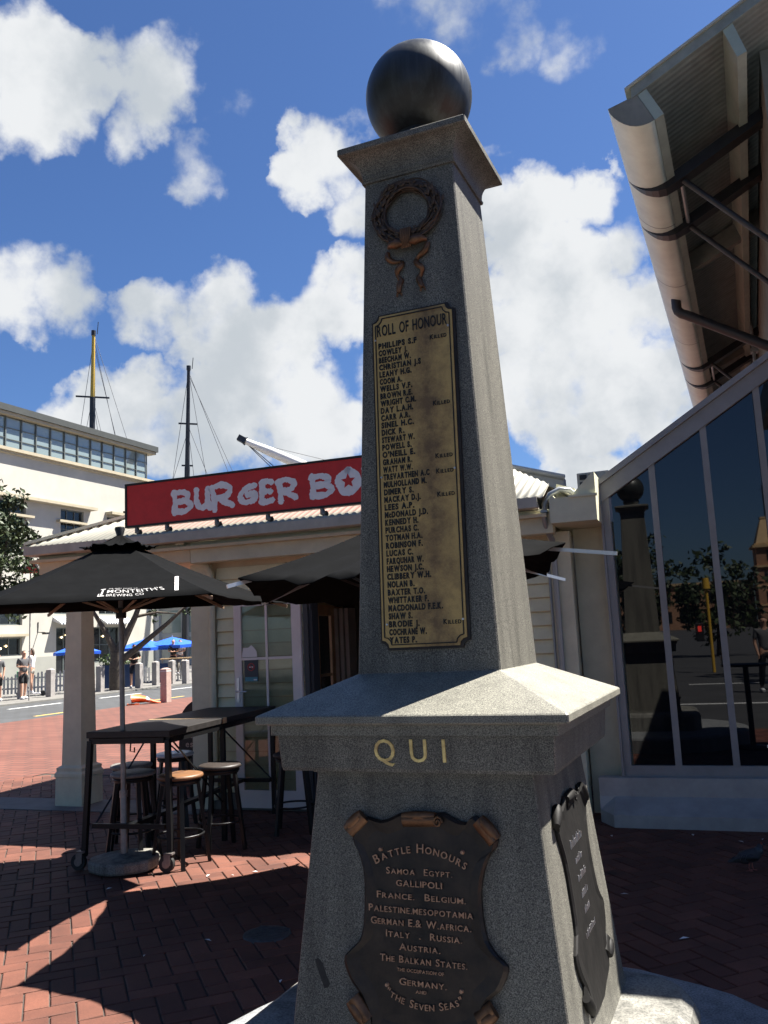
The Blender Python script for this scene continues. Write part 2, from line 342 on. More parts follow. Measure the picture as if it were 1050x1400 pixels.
mat('asphalt', (.045, .045, .047), .9, nscale=.7, namt=.3)
mat('footpath', (0.1530, 0.1462, 0.1343), .85, nscale=1.2, namt=.2)
mat('strip_concrete', (0.1615, 0.1573, 0.1445), .85, nscale=4, namt=.25)
mat('line_white', (.72, .72, .70), .7, nscale=8, namt=.2)
mat('line_yellow', (.62, .42, .10), .7, nscale=8, namt=.2)

# ------------------------------------------------------------------ mesh building
class MB:
    def __init__(s): s.v = []; s.f = []; s.mi = []; s.sm = []; s.cur = 0
    def add(s, vs, fs, smooth=False):
        o = len(s.v); s.v += [tuple(v) for v in vs]
        for f in fs: s.f.append([i+o for i in f]); s.mi.append(s.cur); s.sm.append(smooth)
        return s
    def use(s, i): s.cur = i; return s
    def box(s, x0, x1, y0, y1, z0, z1):
        return s.hexa([(x0, y0, z0), (x1, y0, z0), (x1, y1, z0), (x0, y1, z0), (x0, y0, z1), (x1, y0, z1), (x1, y1, z1), (x0, y1, z1)])
    def hexa(s, p): return s.add(p, [(3, 2, 1, 0), (4, 5, 6, 7), (0, 1, 5, 4), (1, 2, 6, 5), (2, 3, 7, 6), (3, 0, 4, 7)])
    def bbox(s, x0, x1, y0, y1, z0, z1, b=.006):
        """box with chamfered edges"""
        bm = bmesh.new(); bmesh.ops.create_cube(bm, size=1)
        for v in bm.verts: v.co = (x0+(v.co.x+.5)*(x1-x0), y0+(v.co.y+.5)*(y1-y0), z0+(v.co.z+.5)*(z1-z0))
        bmesh.ops.bevel(bm, geom=bm.edges[:], offset=b, segments=2, affect='EDGES', profile=.5)
        return s.frombm(bm)
    def frombm(s, bm, smooth=False):
        bm.verts.index_update(); s.add([v.co[:] for v in bm.verts], [[v.index for v in f.verts] for f in bm.faces], smooth); bm.free(); return s
    def bar(s, a, b, w, h, upv=(0, 0, 1)):
        a = Vector(a); b = Vector(b); d = (b-a).normalized(); u = Vector(upv); x = d.cross(u)
        if x.length < 1e-4: x = d.cross(Vector((1, 0, 0)))
        x.normalize(); u = x.cross(d); x *= w/2; u *= h/2
        return s.hexa([a-x-u, a+x-u, b+x-u, b-x-u, a-x+u, a+x+u, b+x+u, b-x+u])
    def tube(s, pts, r, n=10, caps=True, smooth=True):
        pts = [Vector(p) for p in pts]; rs = r if isinstance(r, (list, tuple)) else [r]*len(pts)
        vs = []; px_ = None
        for i, p in enumerate(pts):
            d = (pts[min(i+1, len(pts)-1)] - pts[max(i-1, 0)]).normalized()
            if px_ is None:
                x = d.cross(Vector((0, 0, 1)));
                if x.length < .05: x = d.cross(Vector((1, 0, 0)))
            else: x = px_ - d*px_.dot(d)
            x.normalize(); px_ = x; y = d.cross(x)
            for k in range(n):
                t = 2*math.pi*k/n; vs.append(p + (x*math.cos(t)+y*math.sin(t))*rs[i])
        fs = [(i*n+k, i*n+(k+1) % n, (i+1)*n+(k+1) % n, (i+1)*n+k) for i in range(len(pts)-1) for k in range(n)]
        s.add(vs, fs, smooth)
        if caps:
            s.add(vs[:n], [list(range(n))[::-1]]); s.add(vs[-n:], [list(range(n))])
        return s
    def lathe(s, prof, c=(0, 0, 0), n=24, smooth=True, sx=1, sy=1):
        vs = []; fs = []
        for r, z in prof:
            for k in range(n):
                t = 2*math.pi*k/n; vs.append((c[0]+r*math.cos(t)*sx, c[1]+r*math.sin(t)*sy, c[2]+z))
        for i in range(len(prof)-1):
            for k in range(n): fs.append((i*n+k, i*n+(k+1) % n, (i+1)*n+(k+1) % n, (i+1)*n+k))
        s.add(vs, fs, smooth)
        if prof[0][0] > 1e-5: s.add(vs[:n], [list(range(n))[::-1]])
        if prof[-1][0] > 1e-5: s.add(vs[-n:], [list(range(n))])
        return s
    def prism(s, poly, fn0, fn1, smooth=False):
        """polygon (list of 2-tuples) extruded between two placement functions"""
        n = len(poly); vs = [fn0(*p) for p in poly]+[fn1(*p) for p in poly]
        s.add(vs, [tuple(range(n))[::-1], tuple(range(n, 2*n))]); s.add(vs, [(i, (i+1) % n, n+(i+1) % n, n+i) for i in range(n)], smooth); return s
    def loft(s, rings, caps=True, smooth=False):
        n = len(rings[0]); vs = [p for r in rings for p in r]
        s.add(vs, [(i*n+k, i*n+(k+1) % n, (i+1)*n+(k+1) % n, (i+1)*n+k) for i in range(len(rings)-1) for k in range(n)], smooth)
        if caps: s.add(vs[:n], [list(range(n))[::-1]]); s.add(vs[-n:], [list(range(n))])
        return s
    def build(s, name, mats, parent=None, world=False, fix=True):
        me = bpy.data.meshes.new(name); vs = s.v
        if world and parent is not None:
            o = Vector((0, 0, 0)); p = parent
            while p is not None: o += p.location; p = p.parent
            vs = [(v[0]-o.x, v[1]-o.y, v[2]-o.z) for v in vs]
        me.from_pydata(vs, [], s.f)
        for m_ in (mats if isinstance(mats, (list, tuple)) else [mats]): me.materials.append(MATS[m_])
        me.polygons.foreach_set('material_index', s.mi); me.polygons.foreach_set('use_smooth', s.sm)
        if fix and len(s.f) < 60000:
            bm = bmesh.new(); bm.from_mesh(me); bmesh.ops.recalc_face_normals(bm, faces=bm.faces); bm.to_mesh(me); bm.free()
        ob = bpy.data.objects.new(name, me); COL.objects.link(ob)
        if parent is not None: ob.parent = parent
        return ob
def tag(o, label=None, cat=None, group=None, kind=None):
    if label: o['label'] = label
    if cat: o['category'] = cat
    if group: o['group'] = group
    if kind: o['kind'] = kind
    return o
def thing(name, label, cat, loc=(0, 0, 0), rz=0, group=None):
    o = bpy.data.objects.new(name, None); COL.objects.link(o); o.location = loc; o.rotation_euler = (0, 0, rz); o.empty_display_size = .2
    return tag(o, label, cat, group)
def struct(o): o['kind'] = 'structure'; return o
def kids(o): return [c for c in bpy.data.objects if c.parent == o]
def dup(root, loc, rz, label, group=None):
    r = root.copy(); COL.objects.link(r); r.location = loc; r.rotation_euler = (0, 0, rz); r['label'] = label
    if group: r['group'] = group
    for ch in kids(root):
        c = ch.copy(); COL.objects.link(c); c.parent = r
        for g in kids(ch):
            d = g.copy(); COL.objects.link(d); d.parent = c
    return r
# ------------------------------------------------------------------ lettering
_gl = {}
def glyph(ch, bold=0.0, shear=0):
    k = (ch, bold)
    if k in _gl: return _gl[k]
    cu = bpy.data.curves.new('g', 'FONT'); cu.body = ch; cu.size = 1; cu.extrude = .5; cu.offset = bold; cu.resolution_u = 3
    ob = bpy.data.objects.new('g', cu); COL.objects.link(ob)
    me = bpy.data.meshes.new_from_object(ob)
    vs = [tuple(v.co) for v in me.vertices]; fs = [tuple(p.vertices) for p in me.polygons]
    bpy.data.objects.remove(ob); bpy.data.curves.remove(cu); bpy.data.meshes.remove(me)
    if vs:
        x0 = min(v[0] for v in vs); x1 = max(v[0] for v in vs); vs = [(v[0]-x0, v[1], v[2]) for v in vs]; w = x1-x0
    else: w = .3
    _gl[k] = (vs, fs, w); return _gl[k]
CAP = .729
def write(mb, text, place, u0, v0, h, width=None, depth=.002, bold=0, gap=.13, small=None, arc=None, align='L', smallh=.78):
    """lay text out along u from (u0,v0), cap height h; place(u,v,d) maps to 3D. small caps when small. arc(u)->(v offset, slope)"""
    items = []; x = 0
    word_start = True
    for ch in text:
        if ch == ' ': x += .42; word_start = True; continue
        big = (not small) or word_start or ch in '0123456789&"'
        vs, fs, w = glyph(ch, bold); s = 1.0 if big else smallh
        items.append((vs, fs, x, s)); x += w*s+gap*(1 if ch not in '.,' else .9); word_start = False
    x -= gap
    sy = h/CAP; sx = sy if width is None else width/x
    tot = x*sx
    if align == 'C': u0 -= tot/2
    for vs, fs, xo, s in items:
        us = [v[0] for v in vs]
        uc = u0+(xo+max(us)*s/2)*sx if us else u0
        out_ = []
        for a, b, c in vs:
            u = u0+(xo+a*s)*sx; v = b*s*sy
            if arc:
                dv, sl = arc(uc); ang = math.atan(sl); du = u-uc
                u2 = uc+du*math.cos(ang)-v*math.sin(ang); v2 = dv+du*math.sin(ang)+v*math.cos(ang)
            else: u2, v2 = u, v
            out_.append(place(u2, v0+v2, (c+.5)*depth))
        mb.add(out_, fs)
    return tot
# ================================================================== ground
g = MB(); g.add([(-700, -700, -.016), (700, -700, -.016), (700, 900, -.016), (-700, 900, -.016)], [(0, 1, 2, 3)]); struct(g.build('ground', 'asphalt'))
PX0, PX1, PY0, PY1 = -9.2, 2.6, 1.2, 9.4
g = MB(); g.add([(PX0, PY0, -.010), (PX1, PY0, -.010), (PX1, PY1, -.010), (PX0, PY1, -.010)], [(0, 1, 2, 3)]); struct(g.build('paving_joints', 'brick_joint'))
g = MB(); g.add([(-17.05, 1.2, -.004), (PX0, 1.2, -.004), (PX0, 60, -.004), (-17.05, 60, -.004)], [(0, 1, 2, 3)])
g.add([(PX0, PY1, -.004), (12, PY1, -.004), (12, 60, -.004), (PX0, 60, -.004)], [(0, 1, 2, 3)])
g.add([(PX1, PY0, -.004), (12, PY0, -.004), (12, PY1, -.004), (PX1, PY1, -.004)], [(0, 1, 2, 3)]); struct(g.build('plaza', 'brick_far'))
# herringbone bricks, each one a chamfered block
W = .117; a0 = R(44); ca, sa = math.cos(a0), math.sin(a0)
vs = []; fs = []; tint = []
rnd = random.Random(3)
def brick(x0, y0, x1, y1):
    j = .0045; c = .004; x0 += j; y0 += j; x1 -= j; y1 -= j
    dz = rnd.uniform(-.0018, .0008); tx = rnd.uniform(-.0012, .0012)
    o = len(vs); P = [(x0, y0, -.012), (x1, y0, -.012), (x1, y1, -.012), (x0, y1, -.012), (x0, y0, -c), (x1, y0, -c), (x1, y1, -c), (x0, y1, -c), (x0+c, y0+c, dz+tx), (x1-c, y0+c, dz-tx), (x1-c, y1-c, dz-tx), (x0+c, y1-c, dz+tx)]
    for x, y, z in P: vs.append((-3.2+x*ca-y*sa, 5+x*sa+y*ca, z))
    for k in (0, 4):
        for i in range(4): fs.append((o+k+i, o+k+(i+1) % 4, o+k+4+(i+1) % 4, o+k+4+i))
    fs.append((o+8, o+9, o+10, o+11)); t = rnd.random(); tint.extend([t]*9)
for i in range(-70, 70):
    for j in range(-70, 70):
        x = i*W; y = j*W; X = -3.2+x*ca-y*sa; Y = 5+x*sa+y*ca
        if not (PX0 < X < PX1-.2 and PY0+.1 < Y < PY1-.25): continue
        k = (i-j) % 4
        if k == 0: brick(x, y, x+2*W, y+W)
        elif k == 3: brick(x, y, x+W, y+2*W)
me = bpy.data.meshes.new('brick_paving'); me.from_pydata(vs, [], fs); at = me.attributes.new('tint', 'FLOAT', 'FACE'); at.data.foreach_set('value', tint); me.materials.append(MATS['brick_near'])
o = bpy.data.objects.new('brick_paving', me); COL.objects.link(o); struct(o)
# concrete strip under the veranda edge, road beyond the plaza, far footpath
g = MB(); c3, s3 = math.cos(R(3)), math.sin(R(3))
def FW(s, y, z=0): return (-5.26+s*c3-y*s3, 7.65+s*s3+y*c3, z)
g.hexa([FW(-9, -.32, -.01), FW(.02, -.32, -.01), FW(.02, .28, -.01), FW(-9, .28, -.01), FW(-9, -.32, .006), FW(.02, -.32, .006), FW(.02, .28, .006), FW(-9, .28, .006)]); struct(g.build('concrete_strip', 'strip_concrete'))
g = MB(); g.add([(-22.5, -60, -.008), (-17.05, -60, -.008), (-17.05, 120, -.008), (-22.5, 120, -.008)], [(0, 1, 2, 3)]); struct(g.build('road', 'road_pavers'))
g = MB()
for y in range(-4, 60, 4): g.box(-21.1, -20.98, y, y+2.2, -.01, -.003)
g.use(1)
for y in range(-3, 60, 5): g.box(-17.75, -17.63, y+.7, y+2.2, -.01, -.003)
struct(g.build('road_markings', ['line_white', 'line_yellow']))
g = MB(); g.box(-36.2, -22.62, -60, 120, -.1, .04); g.use(1); g.box(-22.62, -22.5, -60, 120, -.1, .045); struct(g.build('footpath', ['footpath', 'strip_concrete']))
g = MB(); g.add([(-60, -60, -.010), (60, -60, -.010), (60, 1.2, -.010), (-60, 1.2, -.010)], [(0, 1, 2, 3)]); g.use(1)
for x in range(-40, 40, 5): g.box(x, x+2.5, -9, -8.85, -.02, -.004)
g.box(-60, 60, -3.1, -2.95, -.02, -.003); struct(g.build('main_road', ['asphalt', 'line_white']))

# ================================================================== war memorial
CX, CY = -.953, 2.797
mem = thing('war_memorial', 'tall grey granite war memorial obelisk with dark ball on top and bronze plaques', 'memorial', (CX, CY, 0))
def sq(w, z, w2=None):
    w2 = w if w2 is None else w2
    return [(-w, -w2, z), (w, -w2, z), (w, w2, z), (-w, w2, z)]
def bevsq(w, z, c=.006):
    return [(-w+c, -w, z), (w-c, -w, z), (w, -w+c, z), (w, w-c, z), (w-c, w, z), (-w+c, w, z), (-w, w-c, z), (-w, -w+c, z)]
def stack(levels, c=.004):
    return MB().loft([bevsq(w, z, c) for w, z in levels])
# two tiers of stone footing with softened, slightly irregular corners
def rounded(w, r, z, k=6, jit=0, sd_=0):
    rr = random.Random(sd_); pts = []
    for qx, qy, a in ((1, -1, -90), (1, 1, 0), (-1, 1, 90), (-1, -1, 180)):
        for i in range(k+1):
            t = R(a+90*i/k); pts.append((qx*(w-r)+r*math.cos(t)+rr.uniform(-jit, jit), qy*(w-r)+r*math.sin(t)+rr.uniform(-jit, jit), z))
    return pts
rj = random.Random(3)
def disc(r, z, n=56): return [(.09+(r-.04+.008*math.sin(k*2.1+1))*math.cos(6.2832*k/n), (r+.008*math.sin(k*2.1+1))*math.sin(6.2832*k/n), z) for k in range(n)]
b_ = MB(); b_.loft([disc(1.25, 0), disc(1.25, .165), disc(1.235, .19), disc(1.20, .20)]); b_.build('footing', 'granite_step_grey', mem)
def rrect(hx, hy, r, z, k=7, sd_=0):
    rr = random.Random(sd_); pts = []
    for qx, qy, a in ((1, -1, -90), (1, 1, 0), (-1, 1, 90), (-1, -1, 180)):
        for i in range(k+1):
            t = R(a+90*i/k); pts.append((-.03+qx*(hx-r)+r*math.cos(t)+rr.uniform(-.007, .007), qy*(hy-r)+r*math.sin(t)+rr.uniform(-.007, .007), z))
    return pts
b_ = MB(); b_.loft([rrect(.69, .55, .20, .198, sd_=2), rrect(.69, .55, .20, .385, sd_=2), rrect(.675, .535, .19, .42, sd_=2), rrect(.64, .50, .17, .44, sd_=2)]); b_.build('base_step', 'granite_step', mem)
stack([(.428, .438), (.420, .47), (.343, 1.230), (.343, 1.245)]).build('die', 'granite', mem)
e_ = stack([(.352, 1.244), (.352, 1.256), (.420, 1.258), (.423, 1.268), (.430, 1.358), (.430, 1.366)], .004); e_.build('frieze', 'granite', mem)
stack([(.446, 1.365), (.446, 1.394), (.462, 1.398), (.478, 1.400), (.480, 1.404), (.480, 1.4225), (.476, 1.4265), (.240, 1.532), (.2385, 1.5335)], .005).build('cap_slab', 'granite_cap_lit', mem)
stack([(.2375, 1.531), (.165, 3.232), (.165, 3.240)], .005).build('shaft', 'granite', mem)
prof = [(.172, 3.238), (.174, 3.246), (.168, 3.252)]
for i in range(9):
    t = i/8*math.pi/2; prof.append((.170+.060*(1-math.cos(t)), 3.256+.074*math.sin(t)))
prof += [(.236, 3.333), (.236, 3.353), (.232, 3.357), (.10, 3.385), (.10, 3.42)]
stack(prof, .003).build('capital', 'granite', mem)
BZ, BR = 3.622, .197
b_ = MB(); b_.lathe([(0.0001, -BR)]+[(BR*math.sin(math.pi*i/48), -BR*math.cos(math.pi*i/48)) for i in range(1, 48)]+[(.0001, BR)], (0, 0, BZ), 72)
b_.lathe([(.115, -.205), (.115, -.18), (.10, -.16)], (0, 0, BZ), 40); b_.build('ball', 'ball_bronze', mem)
# placement on the leaning faces: u across, z up the face, d out of it
def facefn(w0, z0, w1, z1, side=0):
    k = (w0-w1)/(z1-z0); nl = math.hypot(1, k)
    def P(u, z, d):
        w = w0-k*(z-z0); q = (u, -w-d/nl, z+d*k/nl)
        return q if side == 0 else (-q[1], q[0], q[2])
    return P
SF = facefn(.2375, 1.531, .165, 3.232); DF = facefn(.420, .47, .343, 1.230); DR0 = facefn(.420, .47, .343, 1.230, 1); DR = lambda u, z, d: DR0(u, z, d*.62); FF = facefn(.423, 1.268, .430, 1.358)
# QUI, gilded
b_ = MB(); write(b_, 'Q U I', FF, -.106, 1.289, .068, .220, .004, .002); b_.build('frieze_lettering', 'gilt', mem)
# --- roll plaque
def notched(x0, x1, z0, z1, n):
    p = [(x0+n, z0), (x1-n, z0)]
    for i in range(1, 3): a = R(180-30*i); p.append((x1-n*(1-0)+n+n*math.cos(a), z0+n*math.sin(a)*1))
    p += [(x1, z0+n), (x1, z1-n)]
    for i in range(1, 3): a = R(270-30*i); p.append((x1+n*math.cos(a), z1+n*math.sin(a)))
    p += [(x1-n, z1), (x0+n, z1)]
    for i in range(1, 3): a = R(360-30*i); p.append((x0+n*math.cos(a), z1+n*math.sin(a)))
    p += [(x0, z1-n), (x0, z0+n)]
    for i in range(1, 3): a = R(90-30*i); p.append((x0+n*math.cos(a), z0+n*math.sin(a)))
    return p
rx0, rx1, rz0, rz1 = -.1425, .140, 1.612, 2.728
b_ = MB(); b_.prism(notched(rx0-.006, rx1+.010, rz0-.008, rz1+.006, .024), lambda x, z: SF(x, z, -.002), lambda x, z: SF(x, z, .010)); plate = b_.build('roll_plaque', 'bronze_dark', mem)
b_ = MB(); b_.prism(notched(rx0, rx1, rz0, rz1, .024), lambda x, z: SF(x, z, .009), lambda x, z: SF(x, z, .014)); b_.build('brass_face', 'brass', plate)
b_ = MB()
fr = notched(rx0+.009, rx1-.009, rz0+.009, rz1-.009, .024)
for i in range(len(fr)):
    p, q = fr[i], fr[(i+1) % len(fr)]
    b_.bar(SF(p[0], p[1], .0145), SF(q[0], q[1], .0145), .0034, .004, (0, -1, .04))
b_.build('border_line', 'letter_black', plate)
NAMES = ['PHILLIPS S.F', 'COWLEY J.', 'BEECHAM W.', 'CHRISTIAN J.S', 'LEAHY H.G.', 'COOM A.', 'WELLS V.F.', 'BROWN R.E.', 'WRIGHT C.M.', 'DAY L.A.H.', 'CARR A.R.', 'SINEL H.C.', 'DICK R.', 'STEWART W.', 'POWELL S.', "O'NEILL E.", 'GRAHAM R.', 'WATT W.W.', 'TREVARTHEN A.C', 'MULHOLLAND M.', 'DIMERY S.', 'MACKAY D.J.', 'LEES A.P.', 'McDONALD J.D.', 'KENNEDY H.', 'PURCHAS C.', 'TOTMAN H.A.', 'ROBINSON F.', 'LUCAS C.', 'FARQUHAR W.', 'HEWSON J.C.', 'CLIBBERY W.H.', 'NOLAN B.', 'BAXTER T.O.', 'WHITTAKER F.', 'MACDONALD F.E.K.', 'SHAW S.', 'BRODIE J.', 'COCHRANE W.', 'YATES P.']
KILLED = (0, 9, 16, 18, 21, 37)
b_ = MB(); PL = lambda u, v, d: SF(u, v, .0135+d)
write(b_, 'ROLL OF HONOUR', PL, -.128, 2.657, .040, .250, .003, .012)
for i, nm in enumerate(NAMES):
    t = i/(len(NAMES)-1); z = 2.6125+(1.6265-2.6125)*t; u = -.1245+.008*t
    write(b_, nm, PL, u, z, .0192, len(nm)*.0115, .0028, .045)
    if i in KILLED: write(b_, 'KILLED', PL, .061+.006*t, z+.001, .0160, .058, .0028, .016, small=True)
b_.build('roll_lettering', 'letter_black', plate)
for u, z in ((-.1345, 2.644), (.127, 2.169), (-.1277, 2.167), (-.1231, 1.686), (.1308, 1.691), (.126, 2.65)):
    b_ = MB(); q0 = Vector(SF(u, z, .013)); q1 = Vector(SF(u, z, .019)); b_.tube([q0, q1], [.0042, .003], 10); b_.build('bolt', 'alu', plate)
# --- wreath: bound twigs and leaves with a ribbon
WC = (-.004, 3.090); WRX, WRZ = .103, .093
b_ = MB(); rw = random.Random(5)
for s_ in range(15):
    ph = rw.uniform(0, 6.28); ro = rw.uniform(-.017, .019); do = rw.uniform(.004, .022); pts = []; f_ = rw.choice((2, 3, 5))
    for i in range(49):
        a = 2*math.pi*i/48; q = ro+.006*math.sin(f_*a+ph)
        pts.append(SF(WC[0]+(WRX+q)*math.cos(a), WC[1]+(WRZ+q)*math.sin(a), do+.005*math.sin(f_*a+ph+1)))
    b_.tube(pts, rw.uniform(.0028, .0055), 6, False)
for s_ in range(150):
    a = rw.uniform(0, 6.28); d_ = 1 if math.cos(a) > 0 else -1; q = rw.uniform(-.018, .022); ln = rw.uniform(.018, .032); wd = ln*.24; t0 = (-math.sin(a)*d_, math.cos(a)*d_); spread = rw.uniform(-.7, .7)
    t1 = (t0[0]*math.cos(spread)-t0[1]*math.sin(spread), t0[0]*math.sin(spread)+t0[1]*math.cos(spread)); n1 = (-t1[1], t1[0])
    c0 = (WC[0]+(WRX+q)*math.cos(a), WC[1]+(WRZ+q)*math.sin(a)); dd = rw.uniform(.014, .030)
    pt = lambda l, w_, h: SF(c0[0]+t1[0]*l+n1[0]*w_, c0[1]+t1[1]*l+n1[1]*w_, dd+h)
    b_.add([pt(0, 0, 0), pt(ln*.5, wd, .001), pt(ln, 0, .004), pt(ln*.5, -wd, .001), pt(ln*.5, 0, .006)], [(0, 3, 4), (3, 2, 4), (2, 1, 4), (1, 0, 4)], True)
    if s_ % 6 == 0: q0 = Vector(pt(0, wd, .006)); b_.lathe([(.0001, -.0035), (.0035, 0), (.0001, .0035)], q0, 6)
wre = b_.build('wreath', 'bronze_wreath', mem, fix=False)
def ribbon(mb, pts, wds, d0=.006):
    top = []; n = len(pts); ring = []
    for i, (u, z) in enumerate(pts):
        p0 = pts[max(i-1, 0)]; p1 = pts[min(i+1, n-1)]; dx, dz = p1[0]-p0[0], p1[1]-p0[1]; l_ = math.hypot(dx, dz); nx, nz = -dz/l_, dx/l_; w_ = wds[i]/2
        h = d0+.006*math.sin(i*.55)+.006
        ring.append([SF(u-nx*w_, z-nz*w_, h), SF(u, z, h+.006), SF(u+nx*w_, z+nz*w_, h-.003), SF(u+nx*w_, z+nz*w_, h-.007), SF(u, z, h-.001), SF(u-nx*w_, z-nz*w_, h-.004)])
    mb.loft(ring, True, True)
def sm(pts, k=3):
    o = []
    for i in range(len(pts)-1):
        p = [pts[max(i-1, 0)], pts[i], pts[i+1], pts[min(i+2, len(pts)-1)]]
        for j in range(k):
            t = j/k; o.append(tuple(.5*((2*p[1][c])+(-p[0][c]+p[2][c])*t+(2*p[0][c]-5*p[1][c]+4*p[2][c]-p[3][c])*t*t+(-p[0][c]+3*p[1][c]-3*p[2][c]+p[3][c])*t**3) for c in (0, 1)))
    o.append(pts[-1]); return o
for pts in ([(-.0808, 2.957), (-.0796, 2.9345), (-.0616, 2.9194), (-.036, 2.917), (-.0309, 2.9015), (-.0463, 2.8812), (-.0487, 2.8654), (-.0375, 2.8482), (-.0409, 2.8292), (-.0445, 2.800)],
            [(.0675, 2.962), (.0575, 2.9342), (.0373, 2.9243), (.0206, 2.9136), (.0235, 2.8948), (.0425, 2.8743), (.0382, 2.859), (.0268, 2.8435), (.033, 2.8238), (.0410, 2.803)]):
    b_ = MB(); sp_ = sm(pts); ribbon(b_, sp_, [.011+.009*abs(math.sin(i*.33+.4)) for i in range(len(sp_))])
    e0 = pts[-1]
    for dx in (-.009, .009): b_.add([SF(e0[0]-.006, e0[1]+.012, .012), SF(e0[0]+.006, e0[1]+.012, .012), SF(e0[0]+dx+.003, e0[1]-.012, .007), SF(e0[0]+dx-.003, e0[1]-.010, .010)], [(0, 1, 2, 3)])
    b_.build('ribbon_tail', 'bronze_warm', wre)
b_ = MB()
for i in range(6):
    u = -.022+i*.0062; b_.tube([SF(u-.001, 2.955, .020), SF(u, 2.985, .036), SF(u+.001+(i-2.5)*.0006, 3.020, .030)], .0042, 8)
for s_ in (-1, 1): b_.tube([SF(-.007+s_*.012, 2.972, .022), SF(-.007+s_*.032, 2.968, .034), SF(-.007+s_*.054, 2.974, .026), SF(-.007+s_*.070, 2.972, .012)], [.008, .017, .014, .006], 10)
b_.build('ribbon_knot', 'bronze_warm', wre)
# --- scroll shield on the die
SH = [(-.1668, 1.1185), (-.1231, 1.1087), (-.0798, 1.1224), (-.0529, 1.1336), (.0052, 1.130), (.0625, 1.1374), (.0829, 1.1344), (.118, 1.1174), (.1511, 1.1141), (.1707, 1.1328), (.235, 1.0684), (.2122, 1.0321), (.1931, .9917), (.1812, .9343), (.1835, .8656), (.1957, .8071), (.2227, .7716), (.2499, .7492), (.244, .7198), (.2238, .6849), (.2016, .6678), (.1798, .6392), (.1785, .6064), (.163, .5681), (.0813, .5501), (.0125, .5293), (-.0672, .5321), (-.1491, .5391), (-.1572, .5766), (-.1853, .6322), (-.215, .6642), (-.2355, .6993), (-.2388, .7347), (-.1955, .7742), (-.1792, .8204), (-.1756, .8931), (-.1785, .9663), (-.198, 1.0211), (-.2168, 1.0626), (-.1945, 1.1014)]
def shield(PF, name, endmat='bronze_warm', body='bronze_dark'):
    b = MB(); c = (0, .85)
    out_ = sm(SH+[SH[0]], 2)[:-1]; n = len(out_)
    inn = [(c[0]+(x-c[0])*.955, c[1]+(z-c[1])*.972) for x, z in out_]
    mid = [(c[0]+(x-c[0])*.80, c[1]+(z-c[1])*.86) for x, z in out_]
    b.loft([[PF(x, z, -.002) for x, z in out_], [PF(x, z, .012) for x, z in out_], [PF(x, z, .020) for x, z in inn], [PF(x, z, .014) for x, z in mid]], True, False)
    o_ = b.build(name, body, mem)
    # curled-over scroll ends, each its own piece
    for (p, q, r0) in (((-.232, 1.083), (-.182, 1.128), .016), ((.188, 1.128), (.236, 1.074), .016), ((-.050, 1.124), (.052, 1.128), .014), ((-.220, .618), (-.172, .566), .016), ((.172, .600), (.215, .634), .016)):
        b = MB(); k = 9; pts = [(p[0]+(q[0]-p[0])*t/4, p[1]+(q[1]-p[1])*t/4) for t in range(5)]
        b.tube([PF(u, z, .020) for u, z in pts], [r0*.75, r0, r0*1.05, r0, r0*.75], 14)
        dx, dz = q[0]-p[0], q[1]-p[1]; l_ = math.hypot(dx, dz); nx, nz = dz/l_, -dx/l_
        if nz*((.85)-p[1])+nx*(0-p[0]) < 0: nx, nz = -nx, -nz
        fl = [[PF(u+nx*r0*.2, z+nz*r0*.2, .034), PF(u+nx*r0*1.5, z+nz*r0*1.5, .026), PF(u+nx*r0*2.1, z+nz*r0*2.1, .017), PF(u+nx*r0*2.1, z+nz*r0*2.1, .008), PF(u, z, .008)] for u, z in pts]
        b.loft(fl, True, True); b.build('scroll_end', endmat, o_)
    b = MB()  # little volute on the top scroll
    b.tube([PF(.062+.015*(1-i/16)*math.cos(i*.75), 1.112+.017*(1-i/16)*math.sin(i*.75), .030) for i in range(15)], .0035, 6); b.build('volute', endmat, o_)
    return o_
sp = shield(DF, 'battle_honours_plaque')
b_ = MB(); PL = lambda u, v, d: DF(u, v, .0165+d)
arc1 = lambda u: (.0375*(1-(u/.137)**2)-.0, -2*.0375*u/.137**2)
write(b_, 'BATTLE HONOURS', PL, -.137, .988, .026, .275, .004, .004, small=True, arc=arc1, smallh=.74)
for tx_, c_, z, wd, hh in (('SAMOA  EGYPT.', -.002, .9655, .202, .0185), ('GALLIPOLI', -.002, .9335, .140, .0170), ('FRANCE.  BELGIUM.', .002, .8990, .270, .0190), ('PALESTINE.MESOPOTAMIA', -.001, .8620, .316, .0200), ('GERMAN E.& W.AFRICA.', -.001, .8285, .303, .0200), ('ITALY  .  RUSSIA.', .009, .7975, .228, .0190), ('AUSTRIA.', -.003, .7655, .122, .0185), ('THE BALKAN STATES.', .006, .7330, .260, .0190), ('THE OCCUPATION OF', -.002, .7105, .140, .0090), ('GERMANY.', .005, .6765, .140, .0185), ('AND', 0, .6590, .032, .0085)):
    write(b_, tx_, PL, c_, z, hh, wd, .004, .004, small=(tx_ != 'GALLIPOLI' and hh > .01), align='C')
arc2 = lambda u: (.030*((u-.01)/.115)**2, 2*.030*(u-.01)/.115**2)
write(b_, '"THE SEVEN SEAS"', PL, -.108, .6180, .0205, .232, .004, .004, small=True, arc=arc2)
b_.build('honours_lettering', 'bronze_letter', sp)
for u, z in ((-.1217, 1.0294), (.1304, 1.0334), (-.1043, .6709), (.1171, .6764)):
    b_ = MB(); b_.tube([DF(u, z, .014), DF(u, z, .022)], [.0065, .0045], 10); b_.build('bolt', 'bronze_letter', sp)
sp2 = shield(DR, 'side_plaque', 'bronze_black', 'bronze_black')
b_ = MB(); rw = random.Random(11)   # worn raised lettering, seen edge-on: short upright strokes in six rows
